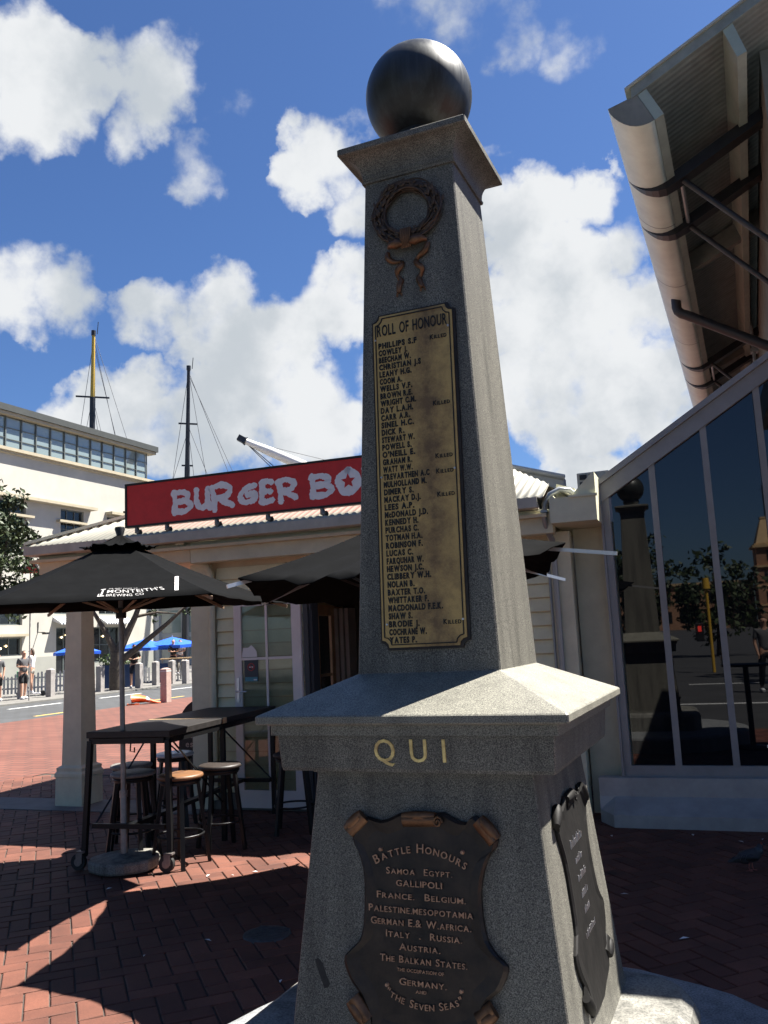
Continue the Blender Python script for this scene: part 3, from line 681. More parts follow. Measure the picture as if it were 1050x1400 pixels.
for z, half, hh in ((.985, .085, .03), (.935, .05, .022), (.885, .055, .022), (.835, .045, .022), (.79, .04, .022), (.73, .075, .022)):
    u = -half
    while u < half:
        w_ = rw.uniform(.004, .008)
        z1 = z+hh*rw.uniform(.55, 1); b_.tube([DR(u, z, .0155), DR(u+rw.uniform(-.003, .003), z1, .0165)], .0009, 5)
        if rw.random() < .5: b_.tube([DR(u, z1, .016), DR(u+.007, z1, .016)], .0009, 5)
        u += rw.uniform(.010, .018)
b_.build('side_lettering', 'alu', sp2)

b_ = MB(); b_.prism([(-.343, .712), (-.332, .716), (-.318, .703), (-.303, .668), (-.293, .650), (-.299, .640), (-.312, .637), (-.322, .660), (-.336, .690)], lambda u, z: DF(u, z, -.001), lambda u, z: DF(u, z, .0008)); b_.build('stain', 'granite_stain', mem)
# ================================================================== burger shop building
RZ3 = R(3)
shop = thing('restaurant_building', 'low cream weatherboard restaurant with a corrugated hip roof and corner veranda', 'building', (-5.26, 7.65, 0), RZ3)
b_ = MB()   # walls: front with the doorway, side with its inner doorway, back
b_.box(0, 1.12, 0, .10, 0, 2.62); b_.box(2.6, 3.62, 0, .10, 0, 2.62); b_.box(1.12, 2.6, 0, .10, 2.12, 2.62)
b_.box(0, .10, .10, 2.22, 0, 2.62); b_.box(0, .10, 3.32, 3.4, 0, 2.62); b_.box(0, .10, 2.22, 3.32, 2.10, 2.62); b_.box(0, 3.62, 3.4, 3.5, 0, 2.62); b_.box(3.52, 3.62, .1, 3.4, 0, 2.62)
b_.build('wall', 'wall_cream', shop)
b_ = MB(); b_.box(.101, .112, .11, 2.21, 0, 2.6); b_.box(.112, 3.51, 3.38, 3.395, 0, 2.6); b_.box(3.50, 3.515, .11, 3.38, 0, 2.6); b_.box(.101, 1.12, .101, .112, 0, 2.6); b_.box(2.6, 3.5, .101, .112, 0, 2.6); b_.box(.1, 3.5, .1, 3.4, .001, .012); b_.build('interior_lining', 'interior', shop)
def boards(x0, x1, z0, z1, ex=.134):
    b = MB(); z = z0
    while z < z1-.01:
        h = min(ex, z1-z); b.hexa([(x0, -.036, z+.011), (x1, -.036, z+.011), (x1, 0, z+.011), (x0, 0, z+.011), (x0, -.010, z+h), (x1, -.010, z+h), (x1, 0, z+h), (x0, 0, z+h)]); z += ex
    return b
boards(.115, 1.12, .16, 2.44).build('siding', 'siding', shop)
boards(2.66, 3.60, .16, 2.44, .126).build('siding', 'siding', shop)
for x0_, x1_ in ((.053, 1.12), (2.66, 3.6)): b_ = MB(); b_.box(x0_, x1_, -.040, 0, 0, .158); b_.build('plinth', 'strip_concrete', shop)
b_ = MB(); b_.bbox(-.17, .052, -.075, .11, 0, 2.49, .008); b_.build('corner_pilaster', 'trim_taupe', shop)
b_ = MB(); b_.bbox(3.60, 3.80, -.05, .12, 0, 2.52, .008); b_.build('end_pilaster', 'trim_taupe', shop)
b_ = MB(); b_.box(3.80, 4.32, .22, .32, 0, 2.6); b_.box(3.80, 4.32, .32, 1.6, 2.5, 2.6); b_.build('end_wall', 'trim_taupe', shop)
b_ = MB(); b_.box(-2.02, 3.66, -.38, 5.0 if False else 3.6, 2.625, 2.655); b_.build('soffit', 'wall_cream', shop)
b_ = MB(); b_.bbox(-.02, 3.70, -.30, -.16, 2.485, 2.70, .006); b_.use(1); b_.bbox(-1.96, -.022, -.30, -.16, 2.50, 2.70, .006); b_.bbox(-1.96, -1.82, -.16, 3.4, 2.50, 2.69, .006); b_.build('eave_beam', ['trim_taupe', 'wall_cream'], shop)
# veranda column: tapered shaft on a moulded pedestal
def colsq(cx, cy, w, z): return [(cx-w, cy-w, z), (cx+w, cy-w, z), (cx+w, cy+w, z), (cx-w, cy+w, z)]
ccx, ccy = -1.70, .06
b_ = MB(); b_.loft([colsq(ccx, ccy, w, z) for w, z in ((.175, 0), (.172, .30), (.182, .305), (.182, .34), (.165, .365), (.168, .40), (.128, .425), (.096, 2.50))]); b_.build('veranda_column', 'trim_taupe', shop)
# gutter along front and left eave (ogee section)
gp_ = [(0, 0), (-.012, 0), (-.03, -.015), (-.055, -.05), (-.085, -.06), (-.10, -.075), (-.10, -.098), (-.02, -.098), (0, -.09)]
# section drawn as (outward offset, height); top at z=2.80
b_ = MB()
ring = lambda x, y, ox, oy: [(x+ox*(-p[0])*1.0, y+oy*(-p[0]), 2.80+p[1]) for p in gp_]
b_.loft([[(-1.93-(.10+p[0])*1.0, 3.5, 2.795+p[1]) for p in gp_], [(-1.93-(.10+p[0]), -.36-(.10+p[0]), 2.795+p[1]) for p in gp_], [(3.60, -.36-(.10+p[0]), 2.795+p[1]) for p in gp_]])
b_.build('gutter', 'gutter', shop)
b_ = MB(); b_.tube([(-.11, -.30, 2.70), (-.11, -.26, 2.60), (-.06, -.18, 2.52), (.05, -.10, 2.46), (.085, -.078, 2.38), (.085, -.078, .1)], .034, 12); b_.box(-.16, -.06, -.36, -.25, 2.68, 2.705); b_.build('downpipe', 'trim_taupe', shop)
b_ = MB(); b_.tube([(3.92, -.20, 2.80), (3.86, -.27, 2.855), (3.78, -.30, 2.865), (3.70, -.32, 2.825), (3.645, -.33, 2.745), (3.635, -.33, 2.62), (3.64, -.27, 2.52), (3.66, -.13, 2.44), (3.66, -.10, 2.3), (3.66, -.10, .1)], .026, 12)
b_.box(3.61, 3.67, -.37, -.30, 2.665, 2.685); b_.tube([(3.60, -.06, 2.3), (3.60, -.06, .1)], .012, 8); b_.build('downpipe', 'pipe_grey', shop)
# corrugated front slope, plain side hips, ridge caps
b_ = MB(); PT = math.tan(R(23)); n_ = 0; st = .019; vsr = []; fsr = []
xs = -2.10
prev = None
def rz(y): return 2.80+(y+.44)*PT
while xs <= 3.66:
    top = min(1.40, -.44+(xs+2.10), -.44+max(.02, (3.9-xs)*1.6)); dz = .009*math.sin(xs/.076*2*math.pi)
    a = (xs, -.445, rz(-.445)+dz); c_ = (xs, max(top, -.44), rz(max(top, -.44))+dz)
    vsr += [a, c_, (a[0], a[1], a[2]-.012), (c_[0], c_[1], c_[2]-.012)]
    if n_: o = n_*4; fsr += [(o-4, o, o+1, o-3), (o-2, o-1, o+3, o+2), (o-4, o-2, o+2, o)]
    n_ += 1; xs += st
b_.add(vsr, fsr, True)
b_.use(1); b_.add([(-2.10, -.44, 2.80), (-.26, 1.40, rz(1.4)), (-2.10, 3.24, 2.80)], [(0, 1, 2)]); b_.add([(-2.10, 3.24, 2.80), (-.26, 1.40, rz(1.4)), (2.75, 1.40, rz(1.4)), (3.6, 3.24, 2.80)], [(0, 1, 2, 3)]); b_.add([(3.9, -.44, 2.78), (2.75, 1.40, rz(1.4)-.01), (3.6, 3.24, 2.78)], [(0, 1, 2)])
roof = b_.build('roof', ['roof_cream', 'roof_cream'], shop, fix=False)
b_ = MB(); b_.bar((-2.08, -.40, 2.835), (-.26, 1.40, rz(1.4)+.03), .16, .03); b_.bar((-.3, 1.40, rz(1.4)+.03), (2.75, 1.40, rz(1.4)+.03), .18, .03); b_.build('roof_cap', 'roof_cream', roof)
b_ = MB(); b_.hexa([(2.4, 1.30, 3.30), (3.52, 1.95, 3.16), (3.52, 2.15, 3.16), (2.4, 1.5, 3.30), (2.4, 1.30, 3.62), (3.52, 1.95, 3.36), (3.52, 2.15, 3.36), (2.4, 1.5, 3.62)]); b_.tube([(2.4, 1.3, 3.62), (3.53, 1.95, 3.36)], .035, 8); b_.build('roof_flashing', 'flashing', roof)
# boxed parapet end beside the glass pavilion
b_ = MB(); b_.box(3.70, 4.10, -.42, .70, 2.555, 2.775); b_.prism([(3.70, 2.775), (3.735, 2.80), (3.75, 2.775)], lambda x, z: (x, -.42, z), lambda x, z: (x, .7, z))
b_.prism([(3.885, 2.778), (4.10, 2.778), (4.10, 2.975), (4.085, 2.975)], lambda x, z: (x, -.40, z), lambda x, z: (x, .70, z))
b_.prism([(3.70, 2.776), (3.884, 2.776), (3.884, 2.90), (3.72, 2.96)], lambda x, z: (x, -.05, z), lambda x, z: (x, .70, z)); b_.box(3.87, 4.115, -.435, -.40, 2.765, 2.785)
b_.build('parapet_end', 'trim_taupe', shop)
# glazed leaf folded back against the boards
b_ = MB(); y0, y1 = -.085, -.045
b_.box(.345, .425, y0, y1, .03, 2.10); b_.box(1.00, 1.10, y0, y1, .03, 2.10); b_.box(.425, 1.00, y0, y1, .03, .20); b_.box(.425, 1.00, y0, y1, 2.02, 2.10); b_.box(.425, 1.00, y0+.006, y1-.006, 1.475, 1.50); b_.box(.70, .722, y0+.008, y1-.008, .20, 2.02)
door = b_.build('glass_door', 'door_frame', shop)
b_ = MB(); b_.box(.42, 1.005, -.068, -.063, .19, 2.03); b_.build('pane', 'glass_clear', door)
b_ = MB(); b_.box(.372, .400, -.097, -.085, 1.06, 1.30); b_.tube([(.386, -.09, 1.165), (.386, -.13, 1.165), (.47, -.135, 1.165), (.50, -.125, 1.165)], .009, 8); b_.build('handle', 'alu', door)
b_ = MB(); b_.box(.452, .607, -.072, -.0695, 1.262, 1.502); b_.use(1); b_.box(.458, .601, -.0735, -.072, 1.262, 1.305); b_.use(2)
ringp = [(.530+.036*math.cos(t*.2618), 1.405+.036*math.sin(t*.2618)) for t in range(25)]
b_.tube([(x, -.073, z) for x, z in ringp], .0045, 6, False); b_.bar((.506, -.0735, 1.43), (.554, -.0735, 1.38), .002, .007, (0, 0, 1)); b_.use(3); b_.box(.508, .552, -.0733, -.072, 1.400, 1.410); b_.box(.556, .594, -.0742, -.0735, 1.272, 1.284); b_.build('no_smoking_poster', ['poster_navy', 'poster_teal', 'poster_red', 'paper'], door)
b_ = MB()
b_.prism([(.425, 1.505), (.60, 1.505), (.595, 1.56), (.565, 1.60), (.535, 1.625), (.50, 1.60), (.44, 1.60)], lambda x, z: (x, -.0715, z), lambda x, z: (x, -.0695, z)); b_.build('paper_notice', 'paper', door)
# doorway: dark jambs, folded inner leaf, tan side door
b_ = MB(); b_.box(1.12, 1.17, -.06, .12, 0, 2.12); b_.box(1.172, 1.200, -.02, .13, 0, 2.10); b_.box(2.54, 2.60, -.05, .12, 0, 2.12); b_.box(1.12, 2.6, -.05, .12, 2.08, 2.125)
for z in (.25, 1.95): b_.tube([(1.186, -.035, z), (1.186, -.035, z+.16)], .012, 8)
b_.build('door_jamb', 'door_dark', shop)
b_ = MB(); b_.box(1.05, 2.62, -.16, -.04, 2.125, 2.145); b_.build('door_head', 'trim_taupe', shop)
b_ = MB(); b_.box(.101, .135, 2.16, 2.24, 0, 2.10); b_.box(.101, .135, 2.90, 2.99, 0, 2.10); b_.box(.101, .135, 2.24, 2.90, 1.96, 2.10); b_.box(.105, .125, 2.24, 2.90, 1.16, 1.195); b_.box(.105, .125, 2.50, 2.525, 0, 1.96); b_.box(.085, .1005, 2.99, 3.32, 0, 2.1); sd_ = b_.build('side_door', 'door_tan', shop)
b_ = MB(); b_.box(.112, .116, 2.235, 2.905, .02, 1.97); b_.build('pane', 'glass_clear', sd_)
b_ = MB()
for k in range(3): b_.box(.14+k*.07, .19+k*.07, 2.99+k*.02, 3.30, 0, 2.06)
b_.use(1); b_.box(.13, .135, 3.02, 3.06, 1.0, 1.25); b_.build('folded_door', ['door_frame', 'door_dark'], shop)
# ---------------------------------------------------------------- the red sign on the roof edge
sign = thing('shop_sign', 'long red shop sign with rough grey brush letters reading BURGER BOY above the eave', 'sign', (-5.26+.085*math.cos(RZ3), 7.65+.085*math.sin(RZ3), -.015), RZ3)
b_ = MB(); b_.box(-.80, 2.85, -.405, -.35, 2.935, 3.365); b_.build('sign_panel', 'sign_red', sign)
b_ = MB()
for x0, x1, z0, z1 in ((-.825, 2.875, 2.915, 2.937), (-.825, 2.875, 3.363, 3.385)): b_.box(x0, x1, -.412, -.345, z0, z1)
for x0, x1 in ((-.825, -.802), (2.852, 2.875)): b_.box(x0, x1, -.412, -.345, 2.937, 3.363)
b_.build('sign_frame', 'black_frame', sign)
STROKES = {'B': [[(.06, 1), (.10, .5), (.06, 0)], [(.02, .93), (.5, .98), (.85, .80), (.72, .58), (.2, .52)], [(.25, .52), (.75, .50), (1, .27), (.65, .04), (.08, .06)]],
 'U': [[(.05, .95), (.05, .4), (.25, .08), (.55, .06), (.78, .3), (.84, .95)], [(.84, .85), (.82, .35), (.98, .0)]],
 'R': [[(.06, .92), (.14, .4), (.16, -.02)], [(.0, .88), (.45, 1.0), (.88, .82), (.70, .52), (.25, .46)], [(.35, .46), (.6, .3), (.98, .12)]],
 'G': [[(.92, .98), (.45, .85), (.08, .45), (.25, .06), (.7, .06), (.95, .25), (.9, .48), (.5, .46)]],
 'E': [[(.2, .95), (.14, .5), (.1, .1)], [(.15, .93), (.55, .98), (.98, .92)], [(.15, .5), (.55, .53), (.85, .50)], [(.08, .07), (.55, .04), (1, .10)]],
 'O': [[(.5, .97), (.15, .75), (.06, .42), (.28, .06), (.68, .05), (.95, .40), (.82, .80), (.5, .97)]],
 'Y': [[(.02, .95), (.25, .62), (.5, .48)], [(.98, 1.0), (.62, .52), (.42, .02)]]}
def brush(mb, x0, x1, z0, z1, ch, seed, wd=.060):
    rr = random.Random(seed); k = 0
    x0 += wd*.42; x1 -= wd*.42; z0 += wd*.42; z1 -= wd*.42
    for stp in STROKES[ch]:
        pts = [(x0+(x1-x0)*p[0], z0+(z1-z0)*p[1]) for p in stp]; P_ = sm(pts, 7); n = len(P_); d = -.407-.0011*k; k += 1
        lf = []; rg = []
        for i, (x, z) in enumerate(P_):
            a = P_[max(i-1, 0)]; c = P_[min(i+1, n-1)]; dx, dz = c[0]-a[0], c[1]-a[1]; l_ = math.hypot(dx, dz) or 1; nx, nz = -dz/l_, dx/l_
            w_ = wd*.5*(.95+.12*math.sin(i*.5+seed)); e = .0052
            ex = 0
            if i in (0, n-1): ex = rr.uniform(0, .010)*(-1 if i == 0 else 1)
            lf.append((x+nx*(w_+rr.uniform(-e, e))+dx/l_*ex, z+nz*(w_+rr.uniform(-e, e)))); rg.append((x-nx*(w_+rr.uniform(-e, e))+dx/l_*ex, z-nz*(w_+rr.uniform(-e, e))))
        vs = [(p[0], d, p[1]) for p in lf]+[(p[0], d, p[1]) for p in rg]
        mb.add(vs, [(i, i+1, n+i+1, n+i) for i in range(n-1)])
        for (x, z) in (P_[0], P_[-1]):   # ragged bristle ends
            m_ = 11; dd = d-.0004
            mb.add([(x, dd, z)]+[(x+math.cos(t*6.2832/m_)*wd*.5*rr.uniform(.80, 1.16), dd, z+math.sin(t*6.2832/m_)*wd*.5*rr.uniform(.80, 1.16)) for t in range(m_)], [(0, 1+t, 1+(t+1) % m_) for t in range(m_)])
LETTERS = [('B', -.258, .006, 2.992, 3.264), ('U', .012, .237, 3.010, 3.274), ('R', .190, .497, 2.984, 3.286), ('G', .510, .761, 3.022, 3.245), ('E', .752, .938, 2.996, 3.273), ('R', .945, 1.200, 2.997, 3.262), ('B', 1.306, 1.578, 3.004, 3.262), ('O', 1.580, 1.871, 3.008, 3.290), ('Y', 1.86, 2.11, 3.0, 3.285)]
b_ = MB()
for i, (ch, x0, x1, z0, z1) in enumerate(LETTERS): brush(b_, x0, x1, z0, z1, ch, i+2, .066 if ch != 'O' else .072)
b_.add([(1.725+.14*math.cos(t*.5236)*.62, -.4068, 3.15+.14*math.sin(t*.5236)*.62) for t in range(12)], [tuple(range(12))])
b_.build('sign_lettering', 'sign_letter', sign, fix=False)
b_ = MB(); star = []
for t in range(10):
    q = .074 if t % 2 == 0 else .034; a = R(92+36*t); star.append((1.725+q*math.cos(a), 3.150+q*math.sin(a)))
b_.prism(star, lambda x, z: (x, -.4105, z), lambda x, z: (x, -.407, z)); b_.build('star', 'sign_red', sign)
for x in (-.70, -.33, .26, .84, 1.43, 2.0, 2.6):
    b_ = MB(); b_.tube([(x, -.38, 2.925), (x, -.37, 2.875), (x+.035, -.37, 2.862)], [.02, .03, .034], 12); b_.use(1); b_.tube([(x+.035, -.371, 2.862), (x+.040, -.380, 2.860)], .026, 12); b_.build('bracket', ['steel', 'black_frame'], sign)
# vent box on a roof further back
ac = thing('air_conditioner', 'cream louvred air conditioning unit on the roof behind the parapet end', 'vent', (-1.92, 12.0, 3.2), 0)
b_ = MB(); b_.bbox(-.16, .28, 0, .5, -.2, .58, .01); b_.build('housing', 'hall_white', ac)
b_ = MB()
for k in range(4):
    for q in range(2): b_.box(-.12+q*.13, -.02+q*.13, -.012, -.004, .18+k*.10, .25+k*.10)
b_.build('louvre', 'black_frame', ac)

# ================================================================== parasols
def canopy(cs, apex, nv, sag_in, sag_z, t0=.0, vent=None):
    """four fabric panels from apex to the corners, hem drawn in between the corners"""
    b = MB(); A = Vector(apex); cs = [Vector(c) for c in cs]; NC = len(cs); cen = sum(cs, Vector())/NC
    NU, NT = 12, 9
    for i in range(NC):
        p, q = cs[i], cs[(i+1) % NC]; top = []; bot = []
        for t_ in range(NT+1):
            t = t0+(1-t0)*t_/NT; rt_ = []; rb_ = []
            for u_ in range(NU+1):
                u = u_/NU; e = p.lerp(q, u); bow = 4*u*(1-u)
                e = e+(cen-e)*sag_in*bow
                v = A.lerp(e, t); v.z -= sag_z*bow*t*(1.15-t*.3) + .05*math.sin(math.pi*t)*(.6) 
                v.z += nv*math.sin(u*23+t*9+i*2)*bow*t
                rt_.append(v); rb_.append(v-Vector((0, 0, .006)))
            top.append(rt_); bot.append(rb_)
        vs = [v for r in top for v in r]+[v for r in bot for v in r]; o = (NT+1)*(NU+1); fs = []
        for a in range(NT):
            for c in range(NU):
                k = a*(NU+1)+c; fs += [(k, k+1, k+NU+2, k+NU+1), (o+k, o+k+NU+1, o+k+NU+2, o+k+1)]
        for c in range(NU): k = NT*(NU+1)+c; fs.append((k, k+1, o+k+1, o+k))
        b.add(vs, fs, True)
    return b
def parasol(name, label, base, apex, cs, sag_in, sag_z, nv, extend=()):
    u = thing(name, label, 'umbrella', base, 0, 'black parasols on the brick paving'); bx, by, bz = base
    A = Vector(apex); B = Vector((bx, by, .08))
    ax = (A-B).normalized()
    cn = canopy(cs, A-Vector((0, 0, .06)), nv, sag_in, sag_z).build('canopy', 'fabric_black', u, world=True, fix=False)
    sm_ = [A.lerp(c, .24)+Vector((0, 0, .022)) for c in [Vector(k) for k in cs]]
    canopy(sm_, A-Vector((0, 0, .015)), .012, .10, .02).build('vent_flap', 'fabric_black', u, world=True, fix=False)
    b = MB(); b.tube([A-ax*.10, A-ax*.04, A+ax*.02, A+ax*.035], [.025, .025, .042, .038], 12); b.build('finial', 'black_frame', u, world=True)
    b = MB(); b.tube([B, A-ax*.10], .0195, 14); b.build('pole', 'steel', u, world=True)
    b = MB(); b.tube([B, B+ax*.48, B+ax*.50], [.026, .026, .021], 14); b.tube([B+ax*.44, B+ax*.49], .031, 12); b.tube([B+ax*.47, B+ax*.47+Vector((.05, -.03, 0))], .006, 6); b.build('pole_sleeve', 'steel', u, world=True)
    hub = B+ax*((A-B).length*.735); b = MB(); b.tube([hub-ax*.04, hub+ax*.04], .042, 14); b.build('runner', 'black_frame', u, world=True); b = MB(); b.tube([A-ax*.20, A-ax*.12], .045, 14); b.build('hub', 'black_frame', u, world=True)
    for k in range(len(cs)):
        e = Vector(cs[k])
        s0 = A-ax*.15; e2 = s0.lerp(e-Vector((0, 0, .03)), 1.0+(extend[k] if extend else 0))
        b = MB(); pm = s0.lerp(e2, .5)-Vector((0, 0, .035)); b.bar(s0, pm, .016, .022); b.bar(pm, e2, .016, .022); r_ = b.build('rib', 'wood_rib' if not extend else 'alu', u, world=True)
        b = MB(); b.bar(hub, pm, .012, .016); b.build('strut', 'wood_rib' if not extend else 'black_frame', r_, world=True)
    return u, cn
U1C = [(-4.48, 4.02, 1.965), (-3.19, 4.68, 1.978), (-3.35, 5.94, 1.947), (-4.36, 6.58, 2.0), (-5.72, 5.87, 2.0), (-5.62, 4.66, 1.975)]
u1, cn1 = parasol('parasol', 'black parasol over the high bar table with white lettering on its front panel', (-4.565, 5.48, 0), (-4.70, 5.60, 2.60), U1C, .05, .01, .004)
b_ = MB(); rr = random.Random(4); rim = []
pr = [(.255+rr.uniform(-.012, .012)) for k in range(28)]
for k in range(28):
    a = 6.2832*k/28
    if -.35 < math.cos(a-.3)-.82: pr[k] *= 1.06
b_.loft([[(-4.565+pr[k]*f*math.cos(6.2832*k/28), 5.48+pr[k]*f*math.sin(6.2832*k/28), z) for k in range(28)] for f, z in ((.96, .012), (1, .03), (1, .075), (.96, .092), (.5, .100), (.16, .115))]); b_.build('base_block', 'granite_step', u1, world=True)
b_ = MB()   # brewery lettering on the front panel
p0, p1 = Vector(U1C[0]), Vector(U1C[1]); ap = Vector((-4.70, 5.60, 2.54)); eu = (p1-p0).normalized(); mid = p0.lerp(p1, .5); vdir = (ap-mid); vdir = (vdir-eu*vdir.dot(eu)).normalized(); nn_ = eu.cross(vdir)
if nn_.y > 0: nn_ = -nn_
LEN = (p1-p0).length; vlen = (ap-mid).length
def UP(u, v, d):
    # follow the panel: same formula as the canopy surface
    e = p0+eu*u; uu = u/LEN; bow = 4*uu*(1-uu); cen = sum((Vector(c) for c in U1C), Vector())/6
    e = e+(cen-e)*.05*bow; t = 1-v/vlen; w = ap.lerp(e, t); w.z -= .01*bow*t*(1.15-t*.3)+.05*math.sin(math.pi*t)*.6; w.z += .004*math.sin(uu*23+t*9)*bow*t
    return tuple(w+nn_*(.004+d))
TX = .715
write(b_, 'THE WEST COAST CO', UP, TX+.06, .262, .022, .24, .001, .004)
write(b_, "MONTEITH'S", UP, TX+.055, .162, .084, .435, .001, .004); write(b_, 'BREWING CO', UP, TX+.055, .072, .064, .27, .001, .0)
for q in ((TX+.010, .10, TX+.024, .262), (TX-.008, .075, TX+.040, .098), (TX-.008, .10, TX, .15), (TX-.004, .264, TX+.036, .285)):
    x0, z0, x1, z1 = q; b_.hexa([UP(x0, z0, 0), UP(x1, z0, 0), UP(x1, z1, 0), UP(x0, z1, 0), UP(x0, z0, .001), UP(x1, z0, .001), UP(x1, z1, .001), UP(x0, z1, .001)])
b_.build('lettering', 'print_white', u1, world=True)
b_ = MB()
b_.hexa([UP(1.262, .13, 0), UP(1.288, .13, 0), UP(1.45, .50, 0), UP(1.415, .50, 0), UP(1.262, .13, .002), UP(1.288, .13, .002), UP(1.45, .50, .002), UP(1.415, .50, .002)])
b_.build('pale_strip', 'paper', u1, world=True)
U2C = [(-2.76, 4.32, 2.03), (-1.50, 3.96, 2.055), (-.98, 5.10, 2.15), (-1.35, 6.30, 2.07), (-2.50, 6.70, 2.0), (-3.42, 5.72, 1.975)]
u2, cn2 = parasol('parasol', 'black parasol with sagging hem and bare rib ends behind the memorial', (-2.08, 5.25, 0), (-2.08, 5.25, 2.50), U2C, .06, .085, .022, (.06, .02, .27, .12, .02, .02))
b_ = MB(); b_.lathe([(.24, .01), (.25, .03), (.25, .075), (.23, .09), (.05, .10)], (-2.08, 5.25, 0), 24); b_.build('base_block', 'granite_step_grey', u2, world=True)

# ================================================================== bar table and stools
tb = thing('bar_table', 'long high dark timber bar table on casters with one bare timber plank across it', 'table', (-4.65, 6.485, 0), R(7.87))
b_ = MB(); b_.bbox(-.36, .36, -1.05, -.135, .972, 1.02, .004); b_.bbox(-.36, .36, -.055, 1.05, .972, 1.02, .004); b_.build('tabletop', 'table_dark', tb)
b_ = MB(); b_.bbox(-.36, .362, -.132, -.058, .973, 1.022, .004); b_.build('bare_plank', 'table_wood', tb)
b_ = MB()
for x in (-.33, .33): b_.box(x-.02, x+.02, -1.03, 1.03, .925, .970)
for y in (-1.03, -.09, 1.01): b_.box(-.31, .31, y-.02, y+.02, .927, .969)
b_.box(-.31, .31, -1.05, -1.02, .30, .335); b_.box(-.03, .03, -1.02, 1.0, .30, .33); b_.box(-.31, .31, .98, 1.01, .30, .335); b_.build('under_frame', 'stool_metal', tb)
for x in (-1, 1):
    for y, sp_ in ((-1.03, .03), (1.01, 0), (-.09, 0)):
        b_ = MB(); b_.bar((x*.335, y, .95), (x*(.335+sp_), y-sp_, .10 if y < -1 else .0), .038, .038, (0, 1, 0)); b_.build('leg', 'stool_metal', tb)
    b_ = MB(); cx_, cy_ = x*.372, -1.075
    cx_ -= .03; b_.tube([(cx_, cy_-.016, .062), (cx_, cy_+.016, .062)], .060, 22); b_.use(1); b_.tube([(cx_, cy_-.0205, .062), (cx_, cy_+.0205, .062)], .030, 16); b_.tube([(cx_, cy_-.027, .062), (cx_, cy_+.027, .062)], .010, 10); b_.box(cx_-.012, cx_+.04, cy_-.026, cy_-.021, .055, .14); b_.box(cx_-.012, cx_+.04, cy_+.021, cy_+.026, .055, .14); b_.box(cx_-.01, cx_+.055, cy_-.026, cy_+.026, .128, .142); b_.build('caster', ['rubber', 'steel'], tb)
    b_ = MB(); b_.bar((x*.335, -.95, .32) if x < 0 else (x*.335, -.95, .93), (x*.335, -.12, .93) if x < 0 else (x*.335, -.12, .32), .010, .010); b_.bar((x*.335, -.07, .92), (x*.335, .98, .32), .010, .010); b_.build('brace', 'stool_metal', tb)
b_ = MB(); b_.tube([(.02, -1.03, .95), (.02, -1.04, .87), (.06, -1.045, .865), (.06, -1.045, .90)], .006, 6); b_.build('bag_hook', 'stool_metal', tb)
def stool(loc, rz_, seatmat, label, two=None):
    s = thing('bar_stool', label, 'stool', loc, rz_, 'stools around the high bar table')
    b = MB(); b.lathe([(.0001, .640), (.165, .640), (.176, .646), (.178, .655), (.174, .668), (.160, .673), (.0001, .672)], (0, 0, 0), 32)
    st_ = b.build('seat', seatmat, s)
    b = MB(); b.tube([(.150*math.cos(t*.2618), .150*math.sin(t*.2618), .622) for t in range(25)], .012, 6, False); b.lathe([(.15, .60), (.15, .638)], (0, 0, 0), 24); b.build('apron', 'stool_metal', s)
    for k in range(4):
        a = R(45+90*k); b = MB(); b.bar((.13*math.cos(a), .13*math.sin(a), .63), (.215*math.cos(a), .215*math.sin(a), 0), .032, .026, (math.cos(a), math.sin(a), 0)); b.build('leg', 'stool_metal', s)
    b = MB(); b.tube([(.175*math.cos(t*.2618), .175*math.sin(t*.2618), .225) for t in range(25)], .009, 8, False); b.build('foot_ring', 'stool_metal', s)
    return s, st_
s1, _ = stool((-4.70, 5.75, 0), R(10), 'seat_grey', 'bar stool with worn grey seat right behind the parasol pole, nearer of the two')
def restool(loc, rz_, seatmat, label):
    r = dup(s1, loc, rz_, label)
    for c in kids(r):
        if c.name.startswith('seat'):
            c.data = c.data.copy(); c.data.materials[0] = MATS[seatmat]
    return r
restool((-5.02, 6.12, 0), R(33), 'seat_grey', 'bar stool with dull grey seat behind the parasol pole, farther one')
s3 = restool((-4.20, 5.69, 0), R(-5), 'seat_orange', 'bar stool with half sunlit orange timber seat beside the near caster')
restool((-5.08, 6.80, 0), R(21), 'seat_white', 'bar stool with shiny white seat under the far side of the bar table')
restool((-4.17, 6.19, 0), R(50), 'seat_dark', 'bar stool with dark brown timber seat in front of the shop wall')
restool((-3.86, 6.87, 0), R(25), 'seat_dark', 'black bar stool half hidden behind the memorial cap slab, nearest the doorway')
# round topped pavement board
bd = thing('pavement_board', 'dark brown round topped pavement board with chalky lettering beside the veranda', 'signboard', (-6.20, 8.8, 0), R(8))
b_ = MB(); pts = [(-.29, 0), (.29, 0), (.29, .72)]+[(.29*math.cos(R(t)), .72+.29*math.sin(R(t))) for t in range(10, 180, 10)]+[(-.29, .72)]
b_.prism(pts, lambda x, z: (x, -.02+z*.08, z), lambda x, z: (x, .005+z*.08, z)); b_.prism(pts, lambda x, z: (x, .30-z*.12, z), lambda x, z: (x, .32-z*.12, z)); pb = b_.build('board', 'board_brown', bd)
BP = lambda u, v, d: (u, -.022+v*.08-d, v)
b_ = MB(); write(b_, 'co', BP, -.17, .66, .075, None, .002, .02); write(b_, 'tor', BP, -.15, .555, .075, None, .002, .02); write(b_, 'esp', BP, -.20, .45, .075, None, .002, .02); b_.build('board_lettering', 'chalk', bd)
b_ = MB(); b_.bbox(-.07, .07, .045, .065, .90, .945, .01); b_.build('hand_hole', 'brick_far', pb)
